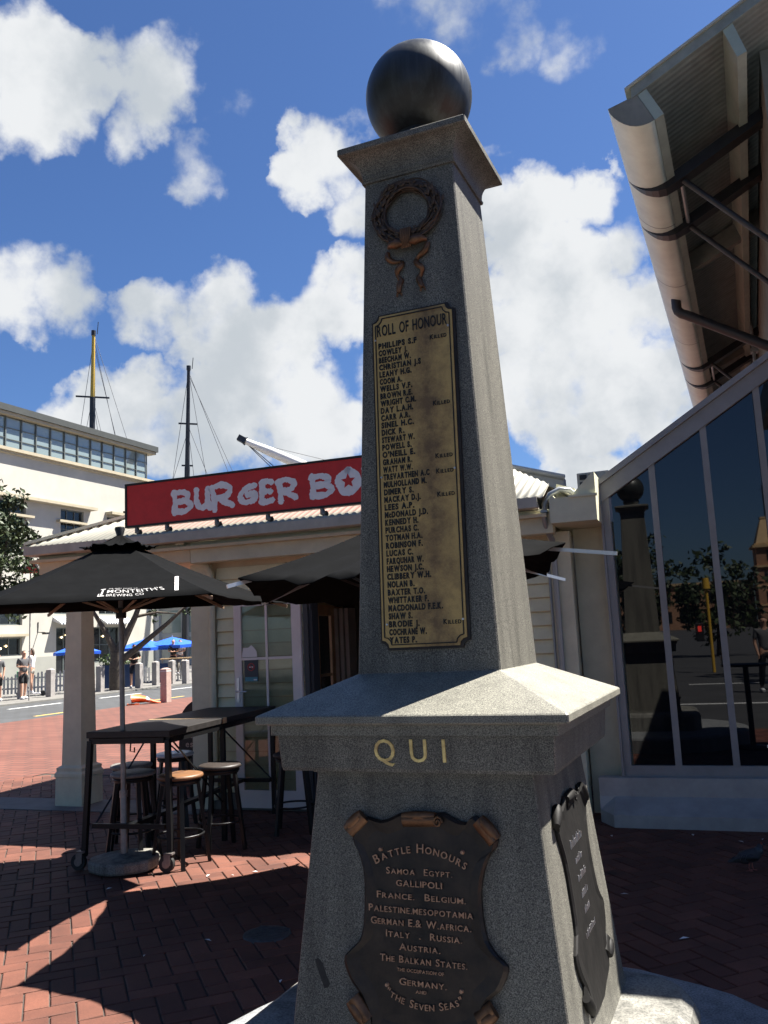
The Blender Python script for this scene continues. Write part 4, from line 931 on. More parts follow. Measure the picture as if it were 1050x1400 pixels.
# drain cover
dr = MB(); dr.lathe([(.0001, .006), (.125, .006), (.135, .004), (.14, -.008)], (0, 0, 0), 32)
for k in range(-4, 5): dr.box(-.1, .1, k*.024-.005, k*.024+.005, .006, .009)
o = dr.build('drain_cover', 'iron'); o.location = (-2.731, 4.493, 0); tag(o, 'small round iron drain cover set in the shaded bricks', 'drain cover')
# ================================================================== glass pavilion
pv = thing('glass_pavilion', 'dark glazed pavilion with grey frames and a sloping roof edge rising to the right', 'building', (-1.35, 7.507, 0), RZ3)
SL = .632
def zr(x): return 2.84+SL*(x-.345)
XE = 7.0
b_ = MB(); prof_ = lambda y0, k: [(y0, 0), (y0, .10), (.24, .208), (.24, .36), (.345, .362), (.345, 0)]
b_.loft([[(0, y, z) for y, z in prof_(.22, 0)], [(.13, y, z) for y, z in prof_(0, 0)], [(XE, y, z) for y, z in prof_(0, 0)]]); b_.build('sill', 'pav_sill', pv)
b_ = MB()
b_.box(.215, XE, .335, .40, .362, .447)
b_.prism([(.215, .447), (.275, .447), (.275, zr(.275)), (.215, zr(.215))], lambda x, z: (x, .33, z), lambda x, z: (x, .42, z))
b_.prism([(.195, .362), (.214, .362), (.214, zr(.2)), (.195, zr(.195))], lambda x, z: (x, .30, z), lambda x, z: (x, .46, z))
k = 0; x = .665
xs_ = []
while x < XE-.1:
    w_ = .027; b_.prism([(x-w_, .447), (x+w_, .447), (x+w_, zr(x+w_)), (x-w_, zr(x-w_))], lambda a, z: (a, .33, z), lambda a, z: (a, .41, z)); xs_.append(x); x += .458
b_.prism([(.10, zr(.10)), (XE, zr(XE)), (XE, zr(XE)+.155), (.10, zr(.10)+.155)], lambda a, z: (a, .315, z), lambda a, z: (a, .45, z)); b_.build('frame', 'pav_frame', pv)
b_ = MB(); b_.prism([(.06, zr(.06)+.157), (XE, zr(XE)+.157), (XE, zr(XE)+.215), (.06, zr(.06)+.215)], lambda a, z: (a, .28, z), lambda a, z: (a, 5.0, z)); b_.build('roof', 'pav_frame', pv)
ed = [.275]+xs_+[XE]
for i in range(len(ed)-1):
    x0, x1 = ed[i]+.02, ed[i+1]-.02
    b_ = MB(); b_.prism([(x0, .44), (x1, .44), (x1, zr(x1)+.01), (x0, zr(x0)+.01)], lambda a, z: (a, .368, z), lambda a, z: (a, .376, z)); b_.build('pane', 'glass_dark', pv)
b_ = MB(); b_.box(.20, .26, .461, 5.0, 0, zr(.2)+.15); b_.box(.26, XE, 4.92, 5.0, 0, 3.2); b_.build('side_wall', 'pav_frame', pv)

b_ = MB(); b_.box(1.90, 6.6, -2.95, .31, 4.0, 4.16); b_.box(1.85, 6.65, -3.0, -2.92, 3.93, 4.22); b_.box(1.85, 1.92, -2.92, .31, 3.93, 4.22)  # roof on posts added out of view to cast shade on the right-hand paving
for x in (2.3, 6.4): b_.tube([(x, -2.8, 0), (x, -2.8, 4.0)], .06, 12)
b_.build('added_shade_canopy', 'pav_frame', pv)
# ================================================================== great hall with the deep concrete eave
hl = thing('concrete_hall', 'large hall whose board marked concrete eave and cream half round gutter overhang the pavilion', 'building', (-1.171, 12, 0))
HZ = 9.04; Y0, Y1 = 0, 34
def ex(poly, y0, y1, name, m_, smooth=False, parent=None):
    b = MB(); b.prism(poly, lambda x, z: (x, y0, z+HZ), lambda x, z: (x, y1, z+HZ), smooth); return b.build(name, m_, parent or hl)
tubep = [(-.04, .02), (-.015, -.06), (.03, -.135), (.09, -.208), (.16, -.272), (.24, -.325), (.33, -.358), (.42, -.368), (.51, -.356), (.583, -.33), (.38, .11), (.25, .09)]
b_ = MB(); b_.prism(tubep, lambda x, z: (x, 0, z+HZ), lambda x, z: (x, Y1, z+HZ), True)
b_.use(1)
b_.add([(x, -.003, z+HZ) for x, z in tubep], [tuple(range(len(tubep)))])
gt = b_.build('gutter', ['tube_cream', 'concrete'], hl)
for y in (3.5, 6.5, 10.7, 15.0, 19.5, 24, 28.5):
    b_ = MB(); P_ = [(x*1.006-.001, z*1.012-.002) for x, z in tubep[:10]]
    b_.add([(x, y, z+HZ) for x, z in P_]+[(x, y+.022, z+HZ) for x, z in P_], [(i, i+1, 11+i, 10+i) for i in range(9)], True); b_.build('joint', 'mullion', gt, fix=False)
ex([(.386, .112), (.59, -.33), (.712, -.27), (.51, .175)], 0, Y1, 'edge_beam', 'concrete_light')
# deck, with board marks as shallow steps running along the eave
def zd(x): return .118+.50*(x-.38)
poly = [(.30, zd(.30)), (9.6, zd(9.6)), (9.6, zd(9.6)+.16), (.30, zd(.30)+.16)]
ex(poly, -.02, Y1, 'roof_deck', 'concrete_board')
b_ = MB(); b_.prism([(.22, zd(.22)+.162), (9.6, zd(9.6)+.162), (9.6, zd(9.6)+.20), (.22, zd(.22)+.20)], lambda x, z: (x, -.06, z+HZ), lambda x, z: (x, Y1, z+HZ)); b_.build('roof_sheet', 'roof_cream', hl)
for x0 in (1.566, 3.0, 4.5):
    dx = x0-1.566; dz = .5*dx
    ex([(x0, .78+dz), (x0+.165, .27+dz), (x0+.291, .315+dz), (x0+.15, .80+dz)], 0, Y1, 'rib', 'concrete_light')
for y in (6.3, 14.5, 22.5):
    b_ = MB(); b_.prism([(.6, -.20), (1.70, .30), (1.70, .72), (.6, .18)], lambda x, z: (x, y, z+HZ), lambda x, z: (x, y+.16, z+HZ)); b_.prism([(1.85, .36), (3.1, .95), (3.1, 1.4), (1.85, .80)], lambda x, z: (x, y, z+HZ), lambda x, z: (x, y+.16, z+HZ)); b_.build('cross_beam', 'concrete', hl)
strap = [((-.04, .02), (-.039, .018), .0), ((-.015, -.06), (-.016, -.064), .03), ((.03, -.135), (.0285, -.141), .06), ((.09, -.208), (.086, -.219), .10), ((.16, -.272), (.154, -.295), .14), ((.24, -.325), (.235, -.365), .18), ((.33, -.358), (.33, -.415), .21), ((.42, -.365), (.44, -.45), .24), ((.51, -.35), (.56, -.45), .26), ((.70, -.20), (.76, -.37), .27), ((2.15, .555), (2.2, .38), .27)]
NODES = ((2.0, (.796, .21), (2.179, -1.951)), (3.8, (.798, .341), (2.2, -1.24)), (13.0, (.80, .278), (2.1, -1.68)), (15.0, (.784, .361), (2.1, -1.34)))
for y, a, e in NODES:
    b_ = MB(); b_.loft([[(p[0], y+.13-w_, p[1]+HZ), (q[0], y+.13-w_, q[1]+HZ), (q[0], y+.132, q[1]+HZ), (p[0], y+.132, p[1]+HZ)] for p, q, w_ in strap]); cr_ = b_.build('steel_arm', 'steel_black', hl)
    b_ = MB(); b_.tube([(.80, y, -.28+HZ), (2.15, y, -.28-1.56*(1.35/1.383)+HZ)], .045, 10); b_.build('strut', 'pipe_black', cr_)
for y0, y1 in ((2.0, 3.8), (13, 15)):
    b_ = MB(); b_.tube([(.80, y0, -.27+HZ), (.80, y1, -.27+HZ)], .035, 8); b_.build('tie_tube', 'pipe_grey', hl)
b_ = MB(); b_.tube([(.29, 7.4, -.30+HZ), (.29, 7.4, -.50+HZ), (.31, 7.4, -.585+HZ), (.38, 7.4, -.66+HZ), (.48, 7.4, -.71+HZ), (2.15, 7.4, -1.78+HZ)], .105, 18); b_.build('drain_pipe', 'pipe_black', hl)
b_ = MB(); b_.box(2.08, 2.30, 1.0, Y1, 0, HZ+.9); b_.build('wall', 'concrete', hl)
b_ = MB(); b_.tube([(1.95, 15.3, HZ+.8), (1.95, 15.3, 4)], .06, 10); b_.tube([(1.88, 12.2, HZ+.8), (1.88, 12.2, 4)], .045, 10); b_.box(1.80, 2.0, 12.1, 12.35, HZ-.4, HZ-.3); b_.build('downpipe', 'pipe_grey', hl)
for y in (11.0, 13.6, 16.2, 18.8, 21.4, 24.0, 26.6):
    b_ = MB()
    for z in (3.0, 4.6, 6.2, 7.8): b_.box(2.0, 2.078, y, y+2.2, z, z+.10)
    for q in range(5): b_.box(1.99, 2.078, y+q*.53, y+q*.53+.08, 3.0, 7.9)
    f_ = b_.build('window', 'window_cream', hl); b_ = MB(); b_.box(2.05, 2.075, y, y+2.2, 3.05, 7.85); b_.build('pane', 'glass_dim', f_)

# ================================================================== white harbour building across the road
wb = thing('white_building', 'cream three storey building with a long band of clerestory windows under a flat roof', 'building', (-36, 39, 0))
def wbox(b, y0, y1, z0, z1, d0, d1): return b.box(d0, d1, y0-39, y1-39, z0, z1)
b_ = MB()   # wall built round its openings
OPEN = [(33.1, 35.25, 6.9, 9.84), (37.84, 39.70, 6.9, 9.80), (41.7, 43.2, 6.9, 9.75), (29.2, 31.2, 6.9, 9.84), (32.8, 35.1, 1.55, 2.5), (33.0, 35.1, 3.15, 4.3), (37.56, 38.97, .38, 3.0), (40.4, 42.9, .9, 3.0), (37.4, 39.6, 3.75, 4.9), (41.0, 43.2, 3.75, 4.9), (29, 31.4, 1.2, 2.5)]
ysb = sorted({24, 46.1}|{v for o_ in OPEN for v in o_[:2]}); zsb = sorted({0, 12.62, 1.42}|{v for o_ in OPEN for v in o_[2:]})
for i in range(len(ysb)-1):
    for j in range(len(zsb)-1):
        ym, zm = (ysb[i]+ysb[i+1])/2, (zsb[j]+zsb[j+1])/2
        if any(o_[0] < ym < o_[1] and o_[2] < zm < o_[3] for o_ in OPEN): continue
        b_.use(1 if zm < 1.42 else 0); wbox(b_, ysb[i], ysb[i+1], zsb[j], zsb[j+1], -.35, 0)
b_.use(0); b_.box(-14, -.36, 24-39, 46.1-39, 0, 12.62)
b_.build('wall', ['hall_white', 'hall_dado'], wb)
b_ = MB(); b_.box(-13.6, -.22, 24-39, 45.7-39, 12.62, 14.4); b_.build('clerestory_glass', 'glass_sky', wb)
b_ = MB()
ys_ = [45.743, 44.698, 43.688, 42.575, 41.503, 40.47, 39.352, 38.278, 37.189, 36.089, 35.034, 33.923, 32.85, 31.8, 30.7, 29.6, 28.5, 27.4, 26.3]
for i, y in enumerate(ys_):
    wbox(b_, y-.035, y+.035, 12.6, 14.45, -.21, -.14)
    if i:
        for z in ((13.2, 13.82) if i % 3 else (13.25, 13.78)): wbox(b_, y+.05, ys_[i-1]-.05, z-.018, z+.018, -.21, -.17)
b_.build('clerestory_frame', 'mullion', wb)
b_ = MB(); b_.box(-14, .12, 24-39, 46.4-39, 14.45, 14.62); b_.use(1); b_.box(-14.1, .24, 24-39, 46.5-39, 14.62, 14.98); b_.build('roof', ['hall_trim', 'hall_roof'], wb)
b_ = MB(); b_.box(-.3, .30, 24-39, 46.3-39, 12.45, 12.62); b_.box(.002, .16, 24-39, 46.25-39, 12.33, 12.45); b_.build('string_course', 'hall_trim', wb)
for y0, y1, z in ((28.8, 40.3, 9.90), (41.55, 43.5, 9.85), (32.6, 35.35, 2.55), (37.5, 39.7, 8.98), (32.9, 35.6, 8.96), (41.6, 43.4, 8.96)):
    b_ = MB(); wbox(b_, y0, y1, z, z+(.16 if z > 9.5 else .13), -.02, .55 if z > 9.5 else .30); b_.build('window_hood', 'hall_trim', wb)
for y0, y1, z0, z1 in OPEN:
    b_ = MB(); d0, d1 = -.22, -.14
    wbox(b_, y0, y0+.07, z0, z1, d0, d1); wbox(b_, y1-.07, y1, z0, z1, d0, d1); wbox(b_, y0+.07, y1-.07, z1-.07, z1, d0, d1); wbox(b_, y0+.07, y1-.07, z0, z0+.07, d0, d1)
    n_ = 2 if y1-y0 < 1.7 else 3
    for k in range(1, n_): ym = y0+(y1-y0)*k/n_; wbox(b_, ym-.03, ym+.03, z0+.07, z1-.07, d0+.01, d1-.01)
    if z1-z0 > 1.5:
        for k in range(1, 5 if z0 > 5 else 2): zm = z0+(z1-z0)*k/(5 if z0 > 5 else 2); wbox(b_, y0+.07, y1-.07, zm-.02, zm+.02, d0+.015, d1-.015)
    f_ = b_.build('window', 'mullion', wb)
    b_ = MB(); wbox(b_, y0+.02, y1-.02, z0+.02, z1-.02, -.20, -.19); b_.build('pane', 'glass_dim', f_)
    if z1 < 3.1:
        b_ = MB()
        for k in range(2): b_.lathe([(.0001, -.06), (.06, 0), (.0001, .06)], (-.13, (y0+y1)/2-39+.35*k-.15, z1-.55+.12*k), 10)
        b_.build('lamp', 'lamp_warm', f_)
for y0, y1 in ((37.3, 39.5), (41.0, 43.6)):   # striped tiled awning hoods over the doors
    b_ = MB(); n_ = int((y1-y0)/.11)
    for k in range(n_):
        b_.use(k % 2); ya = y0+k*.11-39; b_.hexa([(0, ya, 3.36), (.62, ya, 3.14), (.62, ya+.11, 3.14), (0, ya+.11, 3.36), (0, ya, 3.60), (.62, ya, 3.22), (.62, ya+.11, 3.22), (0, ya+.11, 3.60)])
    b_.build('door_awning', ['fence_white', 'tile_stripe_dark'], wb)
b_ = MB(); b_.tube([(.02, 36.2-39, 3.3), (.02, 36.2-39, 2.75), (.5, 36.2-39, 2.72)], .03, 8); b_.box(.40, .70, 36.1-39, 36.35-39, 2.62, 2.72); b_.build('flood_lamp', 'black_frame', wb)
b_ = MB(); b_.box(.01, .03, 34, 34.01, 0, 0) if False else None; wbox(b_, 43.2, 44.6, 8.3, 10.2, .3, .42); b_.use(1); wbox(b_, 42.9, 43.18, 8.3, 10.2, .25, .47); b_.build('roof_vent_box', ['flashing', 'black_frame'], wb)

# ================================================================== plants
def leafblob(mb, c, r, n, rr, size, squash=.8):
    for _ in range(n):
        while True:
            p = Vector((rr.uniform(-1, 1), rr.uniform(-1, 1), rr.uniform(-1, 1)))
            if .35 < p.length < 1: break
        p = Vector((p.x*r, p.y*r, p.z*r*squash))+Vector(c); s = size*rr.uniform(.6, 1.3)
        a = Vector((rr.gauss(0, 1), rr.gauss(0, 1), rr.gauss(0, 1))).normalized(); q = a.cross(Vector((rr.gauss(0, 1), rr.gauss(0, 1), rr.gauss(0, 1)))).normalized()
        mb.add([p-a*s, p+q*s*.45, p+a*s, p-q*s*.45], [(0, 1, 2, 3)])
def tree(name, label, base, clumps, limbs, seed, leaf, n, size, cat='tree', group=None):
    t = thing(name, label, cat, base, 0, group); rr = random.Random(seed); b = MB()
    for pts, r0, r1 in limbs:
        P_ = [Vector(p) for p in pts]; k = len(P_); b.tube(P_, [r0+(r1-r0)*i/(k-1) for i in range(k)], 9)
    b.build('trunk', 'bark', t)
    b = MB()
    for c, r in clumps:
        for s in range(7):
            d = Vector((rr.gauss(0, .5), rr.gauss(0, .5), rr.gauss(0, .4)))*r; leafblob(b, Vector(c)+d, r*rr.uniform(.35, .6), max(4, int(n*r*r/7)), rr, size)
    b.build('crown', leaf, t, fix=False); return t
tree('street_tree', 'dark leafy tree at the left edge in front of the white building', (-24.0, 21.2, 0), [((.6, .6, 6.0), 1.1), ((1.2, .9, 4.3), 1.0), ((.4, 1.6, 5.2), 1.2), ((0, 0, 4.2), 1.2), ((.0, 1.2, 3.4), .7), ((-1, -1, 5.5), 1.4), ((.9, 1.0, 6.6), .7)],
     [([(0, 0, 0), (.05, .1, 1.5), (.1, .2, 2.6)], .20, .15), ([(.1, .2, 2.6), (.5, .6, 4), (.7, .8, 5.6)], .13, .04), ([(.1, .2, 2.6), (-.6, -.5, 4), (-1, -.9, 5.2)], .12, .04), ([(.1, .2, 2.5), (.6, 1.4, 3.8), (.9, 2, 4.4)], .1, .03)], 21, 'leaf_a', 900, .10)
tree('street_tree', 'street tree with forked leaning bare limbs behind the parasol pole', (-23.45, 27.74, 0), [((1.2, 1.0, 3.9), 1.0), ((2.0, 1.7, 3.6), .9), ((.2, .2, 4.6), 1.1), ((-1, -.6, 4.4), 1.0), ((2.6, 2.1, 3.15), .55), ((1.0, .9, 3.1), .35), ((.4, 2.0, 4.4), 1.0)],
     [([(0, 0, 0), (-.03, -.02, .8), (0, 0, 1.5)], .30, .24), ([(0, 0, 1.4), (.25, .2, 2.1), (.55, .45, 2.9), (.8, .7, 3.9)], .20, .07), ([(.02, .02, 1.1), (.7, .6, 1.75), (1.5, 1.3, 2.6), (2.1, 1.8, 3.3)], .15, .05), ([(0, 0, 1.4), (-.35, -.3, 2.4), (-.9, -.7, 3.6)], .16, .05), ([(.55, .45, 2.9), (1.2, 1.0, 3.05), (1.9, 1.6, 2.95)], .07, .02), ([(.25, .2, 2.2), (.05, .1, 3.0), (.2, .2, 4.3)], .09, .03)], 5, 'leaf_b', 300, .11)
tree('street_tree', 'bushy green tree beyond the second blue cafe umbrella', (-30, 47, 0), [((0, 0, 3.6), 1.9), ((1.5, 1.2, 3.0), 1.5), ((-1.6, -1.3, 4.2), 1.6), ((2.8, 2.4, 3.6), 1.5)], [([(0, 0, 0), (.1, 0, 1.2), (.2, .1, 3.2)], .22, .08)], 8, 'leaf_b', 170, .16)
tree('street_tree', 'leafy tree seen through the open shop doorway', (-19.5, 38, 0), [((0, 0, 3.4), 1.6), ((1.3, .6, 2.6), 1.2), ((-.9, .4, 2.4), 1.1), ((.3, 1.3, 4.2), 1.3)], [([(0, 0, 0), (.1, 0, 1.2), (.1, .1, 3.2)], .18, .06)], 9, 'leaf_c', 60, .13)
# mirrored in the pavilion glass: trees and the clock tower behind the viewer
for i, (x, y, h, lb) in enumerate(((-1.0, -29, 6.4, 'dark rounded tree across the main road, left one mirrored in the glass'), (2.2, -28, 5.6, 'dark rounded tree across the main road, right one mirrored in the glass'))):
    tree('street_tree', lb, (x, y, 0), [((0, 0, h*.62), h*.27), ((h*.2, 0, h*.5), h*.22), ((-h*.22, .3, h*.52), h*.22), ((0, -.4, h*.82), h*.17), ((.1*h, .3, h*.36), h*.2), ((-.12*h, -.3, h*.34), h*.2)], [([(0, 0, 0), (.1, 0, h*.3), (0, .1, h*.7)], .2, .06)], 30+i, 'leaf_a', 230, .17)
for i, (x, y, lb) in enumerate(((-9.5, -6.0, 'broad spreading dark tree added unseen behind the viewer to block sky light, left side'), (10.5, -5.0, 'broad spreading dark tree added unseen behind the viewer to block sky light, right side'), (-15, 1.0, 'broad spreading dark tree added unseen far to the left to block sky light'), (-11, -17, 'broad spreading dark tree added unseen across the main road to block sky light, left one'), (15, -15, 'broad spreading dark tree added unseen across the main road to block sky light, right one'))):  # unseen trees added to screen sky light off the memorial's front
    k_ = 1.3; sc_ = lambda c, r: (tuple(q*k_ for q in c), r*k_)
    tree('added_screen_tree', lb, (x, y, 0), [sc_(*q) for q in (((0, 0, 6.5), 2.8), ((2.2, .8, 5.6), 2.0), ((-2.2, -.6, 5.8), 2.2), ((.4, -2.2, 5.6), 2.2), ((-.4, 2.0, 5.4), 2.0), ((0, 0, 8.6), 2.0), ((2.0, -1.8, 7.2), 1.8), ((-1.8, 1.6, 7.4), 1.8), ((0, 0, 4.4), 2.2))], [([(0, 0, 0), (.1, 0, 2), (0, .1, 3.5), (.2, .1, 8)], .35, .12), ([(0, .1, 3), (1.2, .5, 5), (2.6, .9, 7)], .2, .06), ([(0, .1, 3), (-1.3, -.4, 5), (-2.6, -.7, 7)], .2, .06)], 50+i, 'leaf_b', 50, .42)
# ================================================================== clock tower
tw = thing('clock_tower', 'orange brick clock tower with stone cornices and a flagpole, across the main road', 'tower', (24.4, -182, 0))
b_ = MB(); b_.box(-3.2, 3.2, -3.2, 3.2, 0, 12.2); b_.box(-2.9, 2.9, -2.9, 2.9, 12.6, 16.4); b_.build('shaft', 'tower_brick', tw)
b_ = MB()
for z, w_, h_ in ((12.2, 3.6, .4), (16.4, 3.5, .5), (8.2, 3.35, .3), (4.2, 3.35, .3), (16.9, 3.1, .4)): b_.box(-w_, w_, -w_, w_, z, z+h_)
b_.loft([[(-w_, -w_, z), (w_, -w_, z), (w_, w_, z), (-w_, w_, z)] for w_, z in ((2.7, 17.3), (2.3, 18.6), (1.3, 22), (1.0, 22.6))]); b_.box(-1.2, 1.2, -1.2, 1.2, 22.6, 23.0); b_.build('cornice', 'tower_stone', tw)
b_ = MB()
for dx in (-1.2, 1.2):
    for z in (1.2, 5.0, 9.0): b_.box(dx-.5, dx+.5, 3.15, 3.26, z, z+2.2)
b_.box(-.9, .9, 2.85, 2.96, 13.6, 15.8); b_.build('window', 'glass_dim', tw)
b_ = MB(); b_.tube([(0, 3.22, 10.9), (0, 3.30, 10.9)], 1.0, 24); b_.build('clock_face', 'fence_white', tw)
b_ = MB(); b_.tube([(0, 0, 23), (0, 0, 30)], .12, 8); b_.box(-.6, .6, -.05, .05, 29, 29.1); b_.build('flagpole', 'mast_dark', tw)
b_ = MB(); b_.hexa([(0, -.03, 26.3), (1.9, -.03, 26.0), (1.9, .03, 26.0), (0, .03, 26.3), (0, -.03, 27.6), (1.9, -.03, 27.1), (1.9, .03, 27.1), (0, .03, 27.6)]); b_.build('flag', 'cloth_navy', tw)
fb = thing('ferry_hall', 'long orange brick hall beside the clock tower, across the main road', 'building', (24.4, -188, 0))
b_ = MB(); b_.box(-60, -3.4, -6, 3, 0, 9.5); b_.box(3.4, 40, -6, 3, 0, 9.5); b_.build('wall', 'tower_brick', fb)
b_ = MB(); b_.box(-60.5, 40.5, -6.5, 3.5, 9.52, 10.1); b_.build('cornice', 'tower_stone', fb)
for k in range(18):
    b_ = MB(); x = -58+k*3.0; b_.box(x, x+1.4, 2.98, 3.06, 1.5, 4.0); b_.box(x, x+1.4, 2.98, 3.06, 5.5, 8); b_.build('window', 'glass_dim', fb)
lp = thing('lamp_post', 'yellow lamp post with a red pedestrian light at the crossing behind the viewer', 'post', (1.0, -14.3, 0))
b_ = MB(); b_.tube([(0, 0, 0), (0, 0, 2.7)], .05, 12); b_.build('post', 'pole_yellow', lp)
b_ = MB(); b_.tube([(0, 0, 2.7), (0, 0, 3.05)], [.13, .10], 12); b_.build('lamp_head', 'pole_yellow', lp)
b_ = MB(); b_.bbox(-.45, -.2, -.1, .1, 1.0, 1.6, .02); b_.use(1); b_.box(-.38, -.27, .1, .115, 1.32, 1.5); b_.build('signal', ['black_frame', 'signal_red'], lp)
# ================================================================== masts and crane jib beyond the roofs
def mast(label, base, top, split, spr, col2, stays, seed):
    t = thing('ship_mast', label, 'mast', base, 0, 'ship masts beyond the roofs'); B = Vector(base); T = Vector(top); b = MB(); A = Vector((0, 0, 0)); H_ = T-B
    pt = lambda f: A+H_*f
    b.tube([pt(-.0), pt(split)], [.26, .22], 12); b.build('lower_mast', 'mast_dark', t)
    b = MB(); b.tube([pt(split-.02), pt(.99)], [.20, .13], 12); b.use(1); b.tube([pt(.985), pt(1.0)], [.18, .18], 10); b.tube([pt(.99)+Vector((.2, .2, 0)), pt(1.02)+Vector((.25, .25, .2))], .03, 6); b.build('topmast', [col2, 'mast_dark'], t)
    side = Vector((.72, .69, 0))
    for f, w_ in spr:
        b = MB(); b.bar(pt(f)-side*w_, pt(f)+side*w_, .12, .12); b.build('spreader', 'mast_dark', t)
    for f, g_, w_ in stays:
        b = MB(); b.tube([pt(f), pt(g_)+side*w_], .020, 5); b.build('stay', 'rope', t)
    return t
mast('tall ship mast with a mustard yellow topmast above the white building', (-48.6, 54.2, 0), (-47.04, 52.94, 27.37), .80, ((.80, 1.3),), 'mast_yellow',
     ((.98, .55, 2.6), (.96, .45, 3.4), (.97, .5, -1.6), (.80, .5, 2.0), (.80, .5, -1.4), (.99, .3, 6), (.80, .52, 1.2)), 1)
mast('thin black ship mast with short spreaders above the red sign', (-42.4, 58.2, 0), (-40.21, 56.3, 24.18), .66, ((.805, .75), (.665, .45)), 'mast_dark',
     ((.98, .5, 4.8), (.97, .45, 6.0), (.8, .4, 4.0), (.98, .6, -1.2), (.78, .4, -2.6), (.80, .3, 1.6), (.98, .3, 3.0)), 2)
cr = thing('crane_jib', 'white crane jib with a dark tip sloping down behind the red sign', 'crane', (-22.0, 55.0, 0))
O = Vector((-22.0, 55.0, 0)); a = Vector((-31.69, 50.24, 15.75))-O; c_ = Vector((-27.88, 52.15, 13.73))-O; dd = (c_-a); e_ = a+dd*2.3
b_ = MB(); b_.tube([a+dd*.08, a+dd*.5, e_], [.20, .34, .42], 12); b_.build('jib', 'crane_white', cr)
b_ = MB(); b_.tube([a, a+dd*.10], [.12, .32], 10); b_.bar(a-Vector((.1, .05, -.1)), a+dd*.08, .5, .4); b_.build('jib_head', 'mast_dark', cr)
b_ = MB(); b_.tube([a+dd*.05, e_+Vector((1.5, 1, -6))], .03, 5); b_.tube([a+dd*.05, e_+Vector((-1.2, -1, -4))], .03, 5); b_.tube([a+dd*.05, e_+Vector((2, 1, 1.2))], .02, 5); b_.build('cable', 'rope', cr)
b_ = MB(); b_.box(e_.x-1, e_.x+1, e_.y-1, e_.y+1, 0, e_.z+.3); b_.build('crane_tower', 'crane_white', cr)
# ================================================================== street furniture across the plaza
for x, y, lb in ((-24.4, 23.82, 'grey square bollard in front of the woman on the scooter'), (-23.89, 24.66, 'grey square bollard right of the short picket fence panel'), (-23.63, 26.99, 'grey square bollard just right of the veranda column'), (-23.21, 28.79, 'grey square bollard beside the person in black shirt'), (-23.81, 30.63, 'grey square bollard left of the seated diners'), (-23.59, 31.46, 'grey square bollard in front of the bar ledge'), (-22.65, 31.16, 'grey square bollard nearest the corner pilaster of the shop')):
    b_ = MB(); s = .115; b_.loft([[(-s, -s, z), (s, -s, z), (s, s, z), (-s, s, z)] for z in (0, .98)]+[[(-s*.3, -s*.3, 1.03), (s*.3, -s*.3, 1.03), (s*.3, s*.3, 1.03), (-s*.3, s*.3, 1.03)]])
    b_.box(-s-.004, s+.004, -s-.004, s+.004, .86, .90); o = b_.build('bollard', 'bollard_grey'); o.location = (x, y, .03); o.rotation_euler = (0, 0, R(4)); tag(o, lb, 'bollard', 'square bollards along the road')
b_ = MB(); s = .115; b_.loft([[(-s, -s, z), (s, -s, z), (s, s, z), (-s, s, z)] for z in (0, .98)]+[[(-s*.3, -s*.3, 1.02), (s*.3, -s*.3, 1.02), (s*.3, s*.3, 1.02), (-s*.3, s*.3, 1.02)]]); b_.use(1); b_.box(-s-.004, s+.004, -s-.004, s+.004, .9, .94); o = b_.build('bollard', ['bollard_pink', 'fence_white']); o.location = (-16.47, 21.66, 0); tag(o, 'pinkish square bollard standing alone on the near side of the road', 'bollard', 'square bollards along the road')
def pickets(p, q, label):
    P, Q = Vector(p), Vector(q); L_ = (Q-P).length; f = thing('picket_fence', label, 'fence', p, math.atan2((Q-P).y, (Q-P).x), 'white picket fence panels'); b = MB(); n_ = int(L_/.13)
    for k in range(n_+1):
        x = k*L_/n_; h = .82+.08*math.sin(k*1.1); b.prism([(x-.038, .08), (x+.038, .08), (x+.038, h-.05), (x, h), (x-.038, h-.05)], lambda a, z: (a, -.012, z), lambda a, z: (a, .012, z))
    b.build('pickets', 'fence_white', f); b = MB()
    for z in (.25, .62): b.box(0, L_, .013, .04, z, z+.06)
    b.build('rail', 'fence_white', f)
pickets((-27.0, 24.9, .04), (-25.0, 26.9, .04), 'white picket fence panel behind the woman on the scooter')
pickets((-26.3, 31.2, .04), (-25.4, 32.2, .04), 'white picket fence panel left of the timber bar ledge')
pickets((-25.2, 33.2, .04), (-24.6, 33.9, .04), 'white picket fence panel under the timber bar ledge')
pickets((-24.4, 34.1, .04), (-23.6, 34.9, .04), 'white picket fence panel nearest the shop pilaster')
pickets((-27.5, 22.2, .04), (-26.8, 22.9, .04), 'white picket fence panel behind the two people at the left edge')
for x, y, w_, h_, lb in ((-26.2, 28.6, .62, 1.0, 'tall dark blue planter box left of the veranda column'), (-25.2, 29.2, .5, .95, 'dark blue planter box at the foot of the leaning tree, left side'), (-24.6, 29.9, .45, .95, 'dark blue planter box right of the leaning tree trunk'), (-25.3, 33.0, .5, .85, 'blue bin below the seated diners'), (-26.6, 27.6, .35, .5, 'small low blue box beside the grey bollard')):
    p = thing('planter', lb, 'planter', (x, y, .04), R(45), 'dark blue planter boxes'); b_ = MB(); b_.loft([[(-w_*f, -w_*f, z), (w_*f, -w_*f, z), (w_*f, w_*f, z), (-w_*f, w_*f, z)] for f, z in ((.46, 0), (.5, h_), (.46, h_), (.46, h_-.08))]); b_.build('box', 'planter_blue', p)
    if h_ > .9: b_ = MB(); leafblob(b_, (0, 0, h_+.18), .38, 160, random.Random(int(x*10)), .09); b_.build('foliage', 'leaf_c', p, fix=False)
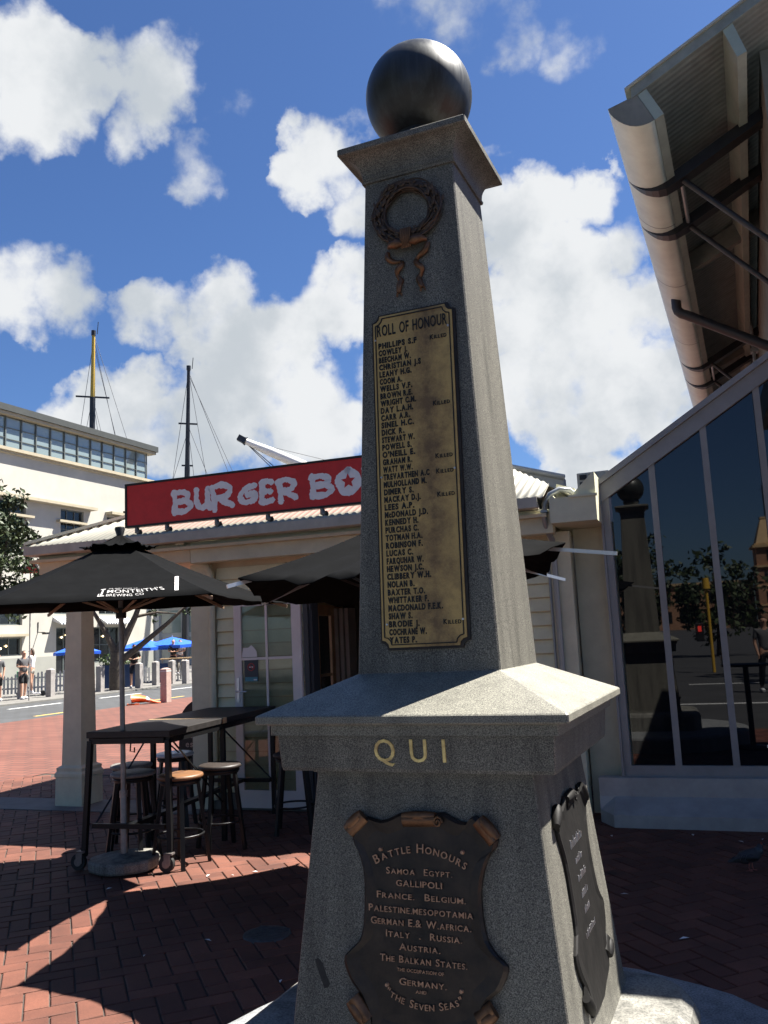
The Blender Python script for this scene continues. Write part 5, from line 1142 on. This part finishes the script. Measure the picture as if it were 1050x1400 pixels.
def cafe_umbrella(label, x, y, zt, r, h, lower):
    u = thing('cafe_umbrella', label, 'umbrella', (x, y, .04), R(20), 'bright blue cafe umbrellas'); b = MB(); n_ = 6; vs = [(0, 0, zt)]
    rim = [(r*math.cos(6.2832*k/n_), r*math.sin(6.2832*k/n_), zt-h) for k in range(n_)]
    for k in range(n_):
        p, q = rim[k], rim[(k+1) % n_]; mid = ((p[0]+q[0])*.48, (p[1]+q[1])*.48, zt-h+.03); a = (0, 0, zt)
        b.add([a, p, mid, q], [(0, 1, 2), (0, 2, 3)]); dn = lambda v: (v[0]*.99, v[1]*.99, v[2]-.14); b.add([p, mid, dn(mid), dn(p)], [(0, 1, 2, 3)]); b.add([mid, q, dn(q), dn(mid)], [(0, 1, 2, 3)])
    b.build('canopy', 'para_blue', u, fix=False); b = MB(); b.tube([(0, 0, 0), (0, 0, zt+.08)], .03, 8); b.build('pole', 'alu', u)
cafe_umbrella('bright blue cafe umbrella, partly behind the leaning tree limb', -26.7, 33.5, 2.02, 1.45, .42, 0)
cafe_umbrella('bright blue cafe umbrella, right one above the seated diners', -25.75, 34.4, 2.06, 1.55, .40, 0)
cafe_umbrella('bright blue cafe umbrella glimpsed left of the leaning tree', -30.5, 33.2, 1.95, 1.2, .4, 0)
# bar ledge, red post sign, white boat shape, far terrace
lg = thing('bar_ledge', 'honey coloured timber bar ledge above the picket fence', 'ledge', (-24.5, 33.6, .04), R(48)); b_ = MB(); b_.bbox(-1.1, 1.5, -.12, .12, 1.02, 1.08, .01); b_.build('ledge_top', 'table_wood', lg); b_ = MB()
for x in (-1, .2, 1.4): b_.box(x-.03, x+.03, -.03, .03, 0, 1.02)
b_.build('support', 'bollard_grey', lg)
ps = thing('banner', 'narrow upright red banner with pale letters behind the diners', 'banner', (-24.9, 35.4, .04), R(45)); b_ = MB(); b_.box(-.13, .13, -.012, .012, .9, 1.75); b_.build('cloth', 'poster_red', ps); b_ = MB()
for k, ch in enumerate('OPEN'): write(b_, ch, lambda u, v, d: (u, -.014-d, v), 0, 1.55-k*.19, .13, .12, .004, .02, align='C')
b_.build('banner_lettering', 'paper', ps); b_ = MB(); b_.tube([(-.15, 0, 0), (-.15, 0, 1.85)], .015, 8); b_.build('pole', 'alu', ps)
bt = thing('folded_umbrella', 'white folded canvas umbrella beside the shop pilaster', 'umbrella', (-23.6, 35.6, .04)); b_ = MB(); b_.lathe([(.03, 1.0), (.32, 1.2), (.42, 1.35), (.2, 1.62), (.03, 1.75)], (0, 0, 0), 9, False); b_.build('canvas', 'fence_white', bt, fix=False); b_ = MB(); b_.tube([(0, 0, 0), (0, 0, 1.8)], .03, 8); b_.build('pole', 'alu', bt)
tr = thing('harbour_building', 'pale glazed harbour building with white columns beyond the blue umbrellas', 'building', (-40, 66, 0), R(35))
b_ = MB(); b_.box(-14, 14, 0, 6, 0, 5.2); b_.build('wall', 'far_grey', tr); b_ = MB()
for k in range(12): b_.box(-13.5+k*2.3, -13.2+k*2.3, -.6, -.3, 0, 5)
b_.box(-14.5, 14.5, -1.2, 6.2, 5.2, 5.6); b_.build('frame', 'fence_white', tr)
for k in range(11):
    b_ = MB(); b_.box(-13.0+k*2.3, -11.4+k*2.3, -.05, -.01, .6, 2.4); b_.box(-13.0+k*2.3, -11.4+k*2.3, -.05, -.01, 2.8, 4.7); b_.build('window', 'glass_sky', tr)
rs = thing('gable_sign', 'small red gabled sign top with a white edge above the parasol', 'sign', (-23.05, 22.82, 0), R(49)); b_ = MB()
b_.prism([(-.26, 4.40), (.28, 4.40), (.02, 4.90)], lambda x, z: (x, -.02, z), lambda x, z: (x, .02, z)); b_.build('panel', 'red_roof', rs); b_ = MB(); b_.bar((-.30, -.0, 4.44), (.02, 0, 4.97), .09, .06); b_.bar((.02, 0, 4.97), (.33, 0, 4.44), .09, .06); b_.build('trim', 'fence_white', rs); b_ = MB(); b_.tube([(0, .05, 0), (0, .05, 4.5)], .022, 8); b_.build('post', 'bollard_grey', rs)
# collapsed traffic cone
cn = thing('traffic_cone', 'squashed orange traffic cone lying on the bricks by the road', 'cone', (-16.94, 21.0, 0), R(38)); cn.scale = (.66, .66, .62); b_ = MB(); b_.bbox(-.52, .02, -.22, .24, .0, .045, .015); b_.build('base', 'orange', cn)
b_ = MB(); rr = random.Random(2); rings = []
for i in range(9):
    t = i/8; x = -.30+1.25*t; r_ = .20*(1-t)+.05; z = .20*(1-t)+.07+.05*math.sin(t*5); rings.append([(x+.05*math.sin(k)*(1-t), r_*1.15*math.cos(6.2832*k/12)+.06*math.sin(t*4), max(.01, z+r_*(.75+.25*math.sin(k*2+i))*math.sin(6.2832*k/12))) for k in range(12)])
b_.loft(rings, True, True); cb = b_.build('cone_body', 'orange', cn); b_ = MB(); b_.loft([[(x*1.0, y*1.06, z*1.04+.004) for x, y, z in r_] for r_ in rings[4:6]], False, True); b_.build('reflective_band', 'cone_white', cb)
# white cup on a stand at the right edge
cp = MB(); cp.lathe([(.030, 0), (.034, .002), (.046, .105), (.050, .107), (.050, .114), (.044, .114), (.040, .03), (.0001, .028)], (0, 0, 0), 28); o = cp.build('cup', 'cup'); o.location = (.050, 3.52, 1.075); tag(o, 'pale paper cup at the right edge of the picture', 'cup')
tb2 = thing('cup_table', 'small round dark pedestal table just outside the right edge, holding the cup', 'table', (.30, 3.56, 0)); b_ = MB(); b_.lathe([(.0001, 1.045), (.29, 1.045), (.30, 1.055), (.30, 1.070), (.29, 1.0745), (.0001, 1.0745)], (0, 0, 0), 32); b_.build('tabletop', 'table_dark', tb2); b_ = MB(); b_.tube([(0, 0, .03), (0, 0, 1.045)], .035, 12); b_.lathe([(.0001, 0), (.22, 0), (.22, .02), (.04, .05)], (0, 0, 0), 24); b_.build('pedestal', 'stool_metal', tb2)
# ================================================================== people and pigeon
def grow(name, pts, edges, rad, m_, parent, sub=2, extra=None, root=0):
    me = bpy.data.meshes.new(name); me.from_pydata(pts, edges, []); ob = bpy.data.objects.new(name, me); COL.objects.link(ob)
    md = ob.modifiers.new('s', 'SKIN'); md.use_smooth_shade = True
    for i, v in enumerate(me.skin_vertices[0].data): r_ = rad[i]; v.radius = r_ if isinstance(r_, tuple) else (r_, r_); v.use_root = (i == root)
    sb = ob.modifiers.new('b', 'SUBSURF'); sb.levels = sub; sb.render_levels = sub
    dg = bpy.context.evaluated_depsgraph_get(); dg.update(); me2 = bpy.data.meshes.new_from_object(ob.evaluated_get(dg)); ob.modifiers.clear(); ob.data = me2; bpy.data.meshes.remove(me)
    me2.materials.clear(); me2.materials.append(MATS[m_]); me2.name = name; ob.name = name; ob.parent = parent
    return ob
def person(label, loc, rz_, h=1.72, shirt='cloth_black', pants='cloth_navy', pants_len=.5, sleeves=.5, hair='hair', arms=None, hairlong=False, stride=.10, sit=False, cap=None, group='people across the road'):
    """front is -Y. arms: ((elbow),(wrist)) per side relative to shoulder in metres"""
    t = thing('person', label, 'person', loc, rz_, group); k = h/1.72
    pel = (0, 0, .93); che = (0, .0, 1.25); nek = (0, -.005, 1.46); hdb = (0, -.02, 1.54); hd = (0, -.025, 1.62); hdt = (0, -.015, 1.68)
    arms = arms or (((-.05, .02, -.27), (-.02, -.06, -.52)), ((.05, .02, -.27), (.02, -.06, -.52)))
    pts = [pel, (0, 0, 1.08), che, (0, 0, 1.39), nek, hdb, hd, hdt]; rad = [(.135, .10), (.125, .09), (.145, .10), (.11, .08), .052, (.062, .075), (.078, .098), (.062, .078)]; ed = [(i, i+1) for i in range(7)]
    idx = {}
    for s, nm in ((-1, 'L'), (1, 'R')):
        A = arms[0 if s < 0 else 1]; sh = Vector((.175*s, 0, 1.40)); el = sh+Vector(A[0]); wr = sh+Vector(A[1]); hnd = wr+(wr-el).normalized()*.07
        b0 = len(pts); pts += [tuple(sh), tuple(el), tuple(wr), tuple(hnd)]; rad += [.052, .041, .028, (.036, .022)]; ed += [(3, b0), (b0, b0+1), (b0+1, b0+2), (b0+2, b0+3)]; idx[nm+'arm'] = b0; idx[nm+'hand'] = (wr, hnd)
        f = stride*s
        if sit: kn = (.10*s, -.42, .50*1.1); an = (.11*s, -.44, .09); to = (.12*s, -.58, .04)
        else: kn = (.10*s, -.02+f*.5, .50); an = (.10*s+.01*s, f+.02, .09); to = (.12*s, f-.13, .035)
        b0 = len(pts); pts += [(.095*s, 0, .86), kn, an, to]; rad += [.085, .058, .038, (.042, .03)]; ed += [(0, b0), (b0, b0+1), (b0+1, b0+2), (b0+2, b0+3)]; idx[nm+'leg'] = b0
    S_ = lambda P: [tuple(c*k for c in p) for p in P]
    body = grow('body', S_(pts), ed, [tuple(c*k for c in r_) if isinstance(r_, tuple) else r_*k for r_ in rad], 'skin', t)
    # nose, ears and five fingers a hand, joined into the body mesh
    mb = MB(); mb.tube([Vector((0, -.105, 1.635))*k, Vector((0, -.128, 1.605))*k, Vector((0, -.105, 1.595))*k], [.008*k, .015*k, .010*k], 7)
    for s in (-1, 1): mb.tube([Vector((.078*s, -.0, 1.59))*k, Vector((.086*s, .008, 1.62))*k, Vector((.08*s, .012, 1.645))*k], [.010*k, .016*k, .010*k], 6)
    for nm in ('L', 'R'):
        wr, hnd = idx[nm+'hand']; d = (hnd-wr).normalized(); sd = d.cross(Vector((0, .3, 1))).normalized(); cu = sd.cross(d)
        for q in range(4): p0 = hnd+sd*(q-1.5)*.019; mb.tube([p0*k, (p0+d*(.035+.006*(1.5-abs(q-1.5)))-cu*.006)*k, (p0+d*.055-cu*.026)*k], [.009*k, .008*k, .006*k], 6)
        p0 = wr+d*.03+sd*.035; mb.tube([p0*k, (p0+d*.03+sd*.02)*k, (p0+d*.055+sd*.018)*k], [.010*k, .009*k, .007*k], 6)
    f_ = mb.build('f', 'skin'); bm = bmesh.new(); bm.from_mesh(body.data); bm.from_mesh(f_.data); bm.to_mesh(body.data); bm.free(); bpy.data.objects.remove(f_)
    # shirt
    pp = [(0, 0, .90), (0, 0, 1.08), che, (0, 0, 1.385), (0, 0, 1.44)]; rr_ = [(.160, .125), (.148, .112), (.165, .118), (.125, .092), (.07, .065)]; ee = [(0, 1), (1, 2), (2, 3), (3, 4)]
    for s in (-1, 1):
        A = arms[0 if s < 0 else 1]; sh = Vector((.175*s, 0, 1.40)); el = sh+Vector(A[0]); en = sh.lerp(el, min(1, sleeves*1.6)); b0 = len(pp); pp += [tuple(sh), tuple(en)]; rr_ += [.068, .060]; ee += [(3, b0), (b0, b0+1)]
    grow('shirt', S_(pp), ee, [tuple(c*k for c in r_) if isinstance(r_, tuple) else r_*k for r_ in rr_], shirt, t)
    pp = [(0, 0, .97), (0, 0, .90)]; rr_ = [(.150, .118), (.160, .125)]; ee = [(0, 1)]
    for s in (-1, 1):
        b0 = idx['LR'[0 if s < 0 else 1]+'leg']; hip, kn, an = Vector(pts[b0]), Vector(pts[b0+1]), Vector(pts[b0+2]); q = len(pp)
        if pants_len <= 1: pp += [tuple(hip), tuple(hip.lerp(kn, pants_len))]; rr_ += [.105, .088]; ee += [(1, q), (q, q+1)]
        else: pp += [tuple(hip), tuple(kn), tuple(kn.lerp(an, .9))]; rr_ += [.105, .075, .058]; ee += [(1, q), (q, q+1), (q+1, q+2)]
    grow('trousers' if pants_len > 1 else 'shorts', S_(pp), ee, [tuple(c*k for c in r_) if isinstance(r_, tuple) else r_*k for r_ in rr_], pants, t)
    hp = [(0, .0, 1.66), (0, .015, 1.70)] if not hairlong else [(0, .0, 1.66), (0, .015, 1.70), (0, .06, 1.62), (0, .075, 1.52), (0, .07, 1.42)]
    hr = [(.088, .10), (.078, .085)] if not hairlong else [(.088, .10), (.078, .085), (.07, .05), (.065, .04), (.04, .025)]
    grow('hair', S_(hp), [(i, i+1) for i in range(len(hp)-1)], [tuple(c*k for c in r_) for r_ in hr], cap or hair, t)
    mb = MB()
    for s in (-1, 1): to = Vector(pts[idx['LR'[0 if s < 0 else 1]+'leg']+3])*k; an = Vector(pts[idx['LR'[0 if s < 0 else 1]+'leg']+2])*k; mb.tube([(an.x, an.y+.05, .045), (an.x, an.y-.04, .055), (to.x, to.y, .045), (to.x, to.y-.05, .03)], [.045, .052, .048, .03], 10)
    for f in range(2): pass
    mb.build('shoes', 'shoe', t)
    return t
fold = (((-.06, .02, -.25), (.09, -.20, -.26)), ((.06, .02, -.25), (-.09, -.20, -.26)))
bars = (((-.04, -.10, -.24), (-.04, -.34, -.28)), ((.04, -.10, -.24), (.04, -.34, -.28)))
person('person at the left edge in dark clothes standing beside another in a grey cap', (-24.45, 22.75, .04), R(50), 1.66, 'cloth_grey', 'cloth_black', .95, .5)
person('person in grey cap and dark shirt with crossed arms at the left edge', (-24.07, 23.55, .04), R(75), 1.72, 'cloth_grey', 'cloth_black', .95, .45, cap='cap_grey', arms=fold)
sx_, sy_ = -25.3, 25.15
person('person in white t-shirt and pale shorts riding a green and white scooter', (sx_, sy_, .16), R(-72), 1.66, 'cloth_white', 'cloth_khaki', .45, .4, hairlong=True, arms=bars, stride=.06)
scr = thing('scooter', 'green and white electric scooter under the person in white t-shirt', 'scooter', (sx_, sy_, .04), R(-72)); b_ = MB(); b_.bbox(-.08, .08, -.40, .40, .08, .125, .015); b_.build('deck', 'cloth_white', scr)
b_ = MB(); b_.tube([(0, -.42, .12), (0, -.46, .35), (0, -.38, 1.06)], .028, 10); b_.build('stem', 'scooter_green', scr); b_ = MB(); b_.tube([(-.24, -.38, 1.06), (.24, -.38, 1.06)], .016, 8); b_.build('handlebar', 'black_frame', scr)
for y in (-.48, .46): b_ = MB(); b_.tube([(-.025, y, .10), (.025, y, .10)], .10, 18); b_.build('wheel', 'rubber', scr)
b_ = MB(); b_.bbox(-.12, .12, -.53, -.44, .72, .95, .02); b_.build('basket', 'scooter_green', scr)
person('person in black shirt and dark shorts standing by the leaning tree looking down', (-23.55, 28.9, .04), R(35), 1.78, 'cloth_black', 'cloth_navy', .95, .5, arms=fold)
person('person in a white cap and black top seated at the bar ledge', (-24.95, 33.4, .35), R(30), 1.62, 'cloth_black', 'cloth_black', 1.5, .5, arms=fold, sit=True, cap='cloth_white')
person('person in pale top seated at the bar ledge behind another diner', (-25.0, 34.0, .35), R(35), 1.60, 'cloth_white', 'cloth_khaki', 1.5, .5, arms=fold, sit=True)
for x, y, r_, sh_, lb in ((-1.7, -7.6, 150, 'cloth_white', 'person in grey top walking behind the viewer, mirrored in the glass'), (-4.0, -6.0, 190, 'cloth_navy', 'person in navy top walking behind the viewer, mirrored in the glass'), (1.6, -5.5, 170, 'cloth_white', 'person in grey top near the lamp post, mirrored in the glass')):
    person(lb, (x, y, 0), R(r_), 1.7, 'cloth_grey' if sh_ == 'cloth_white' else sh_, 'cloth_black', 1.5, .5, stride=.2, group='people mirrored in the glass')
pg = thing('pigeon', 'dark grey pigeon standing on the shaded bricks at the right', 'pigeon', (-.18, 6.42, 0), R(10)); pg.scale = (.74, .74, .74)
# head towards +X: breast, back, tail in one skin
grow('body', [(-.02, 0, .125), (.045, 0, .140), (.085, 0, .175), (.097, 0, .215), (.105, 0, .232), (-.08, 0, .105), (-.135, 0, .088), (-.19, 0, .078)], [(0, 1), (1, 2), (2, 3), (3, 4), (0, 5), (5, 6), (6, 7)],
     [(.060, .062), (.058, .064), (.040, .045), (.026, .028), (.022, .024), (.048, .042), (.032, .018), (.030, .007)], 'pigeon_body', pg)
grow('neck_feathers', [(.058, 0, .150), (.085, 0, .178), (.097, 0, .212)], [(0, 1), (1, 2)], [.052, .046, .030], 'pigeon_neck', pg)
b_ = MB(); b_.tube([(.122, 0, .232), (.138, 0, .228), (.150, 0, .222)], [.009, .006, .002], 8); b_.build('beak', 'black_frame', pg)
for s in (-1, 1):
    b_ = MB(); b_.loft([[(.06-.03*abs(q)*.0+x, s*(y+.004), z) for x, y, z in ring_] for q, ring_ in enumerate([[(0, .040, .150), (0, .052, .130), (0, .046, .110)], [(-.06, .050, .158), (-.06, .062, .128), (-.06, .050, .100)], [(-.13, .040, .140), (-.13, .050, .115), (-.13, .038, .098)], [(-.21, .020, .105), (-.21, .026, .095), (-.21, .018, .088)]])], True, True); b_.use(1)
    for x in (-.03, -.07): b_.bar((x, s*.068, .150), (x-.02, s*.066, .105), .012, .004)
    b_.build('wing', ['pigeon_body', 'pigeon_neck'], pg)
    b_ = MB(); b_.tube([(.005+s*.012, s*.022, .08), (.0+s*.02, s*.022, .035), (.006+s*.02, s*.022, .006)], [.009, .0045, .0045], 7)
    for a in (-.6, 0, .6, 3.14): b_.tube([(.006+s*.02, s*.022, .006), (.006+s*.02+.032*math.cos(a), s*.022+.032*math.sin(a), .004)], [.004, .0025], 5)
    b_.build('leg', 'pigeon_leg', pg)
    b_ = MB(); b_.lathe([(.0001, -.004), (.004, 0), (.0001, .004)], (.112, s*.021, .236), 8); b_.build('eye', 'orange', pg)
# crumbs and leaves of litter on the bricks
ws = thing('information_board', 'white pointed board with black letters seen through the side door', 'signboard', (-6.7, 13.0, 0), R(8)); b_ = MB(); b_.prism([(-.05, 1.20), (.45, 1.20), (.45, .86), (.12, .78), (-.05, .92)], lambda x, z: (x, 0, z), lambda x, z: (x, .02, z)); b_.build('board', 'paper', ws)
b_ = MB(); WP = lambda u, v, d: (u, -.001-d, v); write(b_, 'WHY', WP, -.02, 1.075, .075, .26, .002, .01); write(b_, 'WOW', WP, -.02, .965, .075, .28, .002, .01); b_.use(1); b_.box(-.02, .30, -.003, -.001, .90, .935); b_.build('board_lettering', ['letter_black', 'poster_red'], ws); b_ = MB(); b_.tube([(.2, .03, 0), (.2, .03, 1.15)], .02, 8); b_.build('post', 'bollard_grey', ws)
rl = random.Random(6); b_ = MB()
for (x, y) in [(-3.79, 5.45), (-3.62, 5.5), (-3.5, 5.62), (-3.0, 4.3), (-.25, 7.2), (-.6, 7.35), (-.1, 7.3), (-.9, 5.7), (-4.3, 5.0), (-3.2, 4.0), (-1.2, 7.2), (-3.35, 5.75), (-.5, 5.0), (-2.3, 3.9)]:
    a = rl.uniform(0, 6.28); l_ = rl.uniform(.012, .035); dx, dy = l_*math.cos(a), l_*math.sin(a); b_.add([(x-dx, y-dy, .006), (x+dy*.35, y-dx*.35, .010), (x+dx, y+dy, .007), (x-dy*.35, y+dx*.35, .012)], [(0, 1, 2, 3)])
o = b_.build('litter', 'paper'); tag(o, 'scattered pale crumbs and scraps on the bricks', 'litter', None, 'stuff')
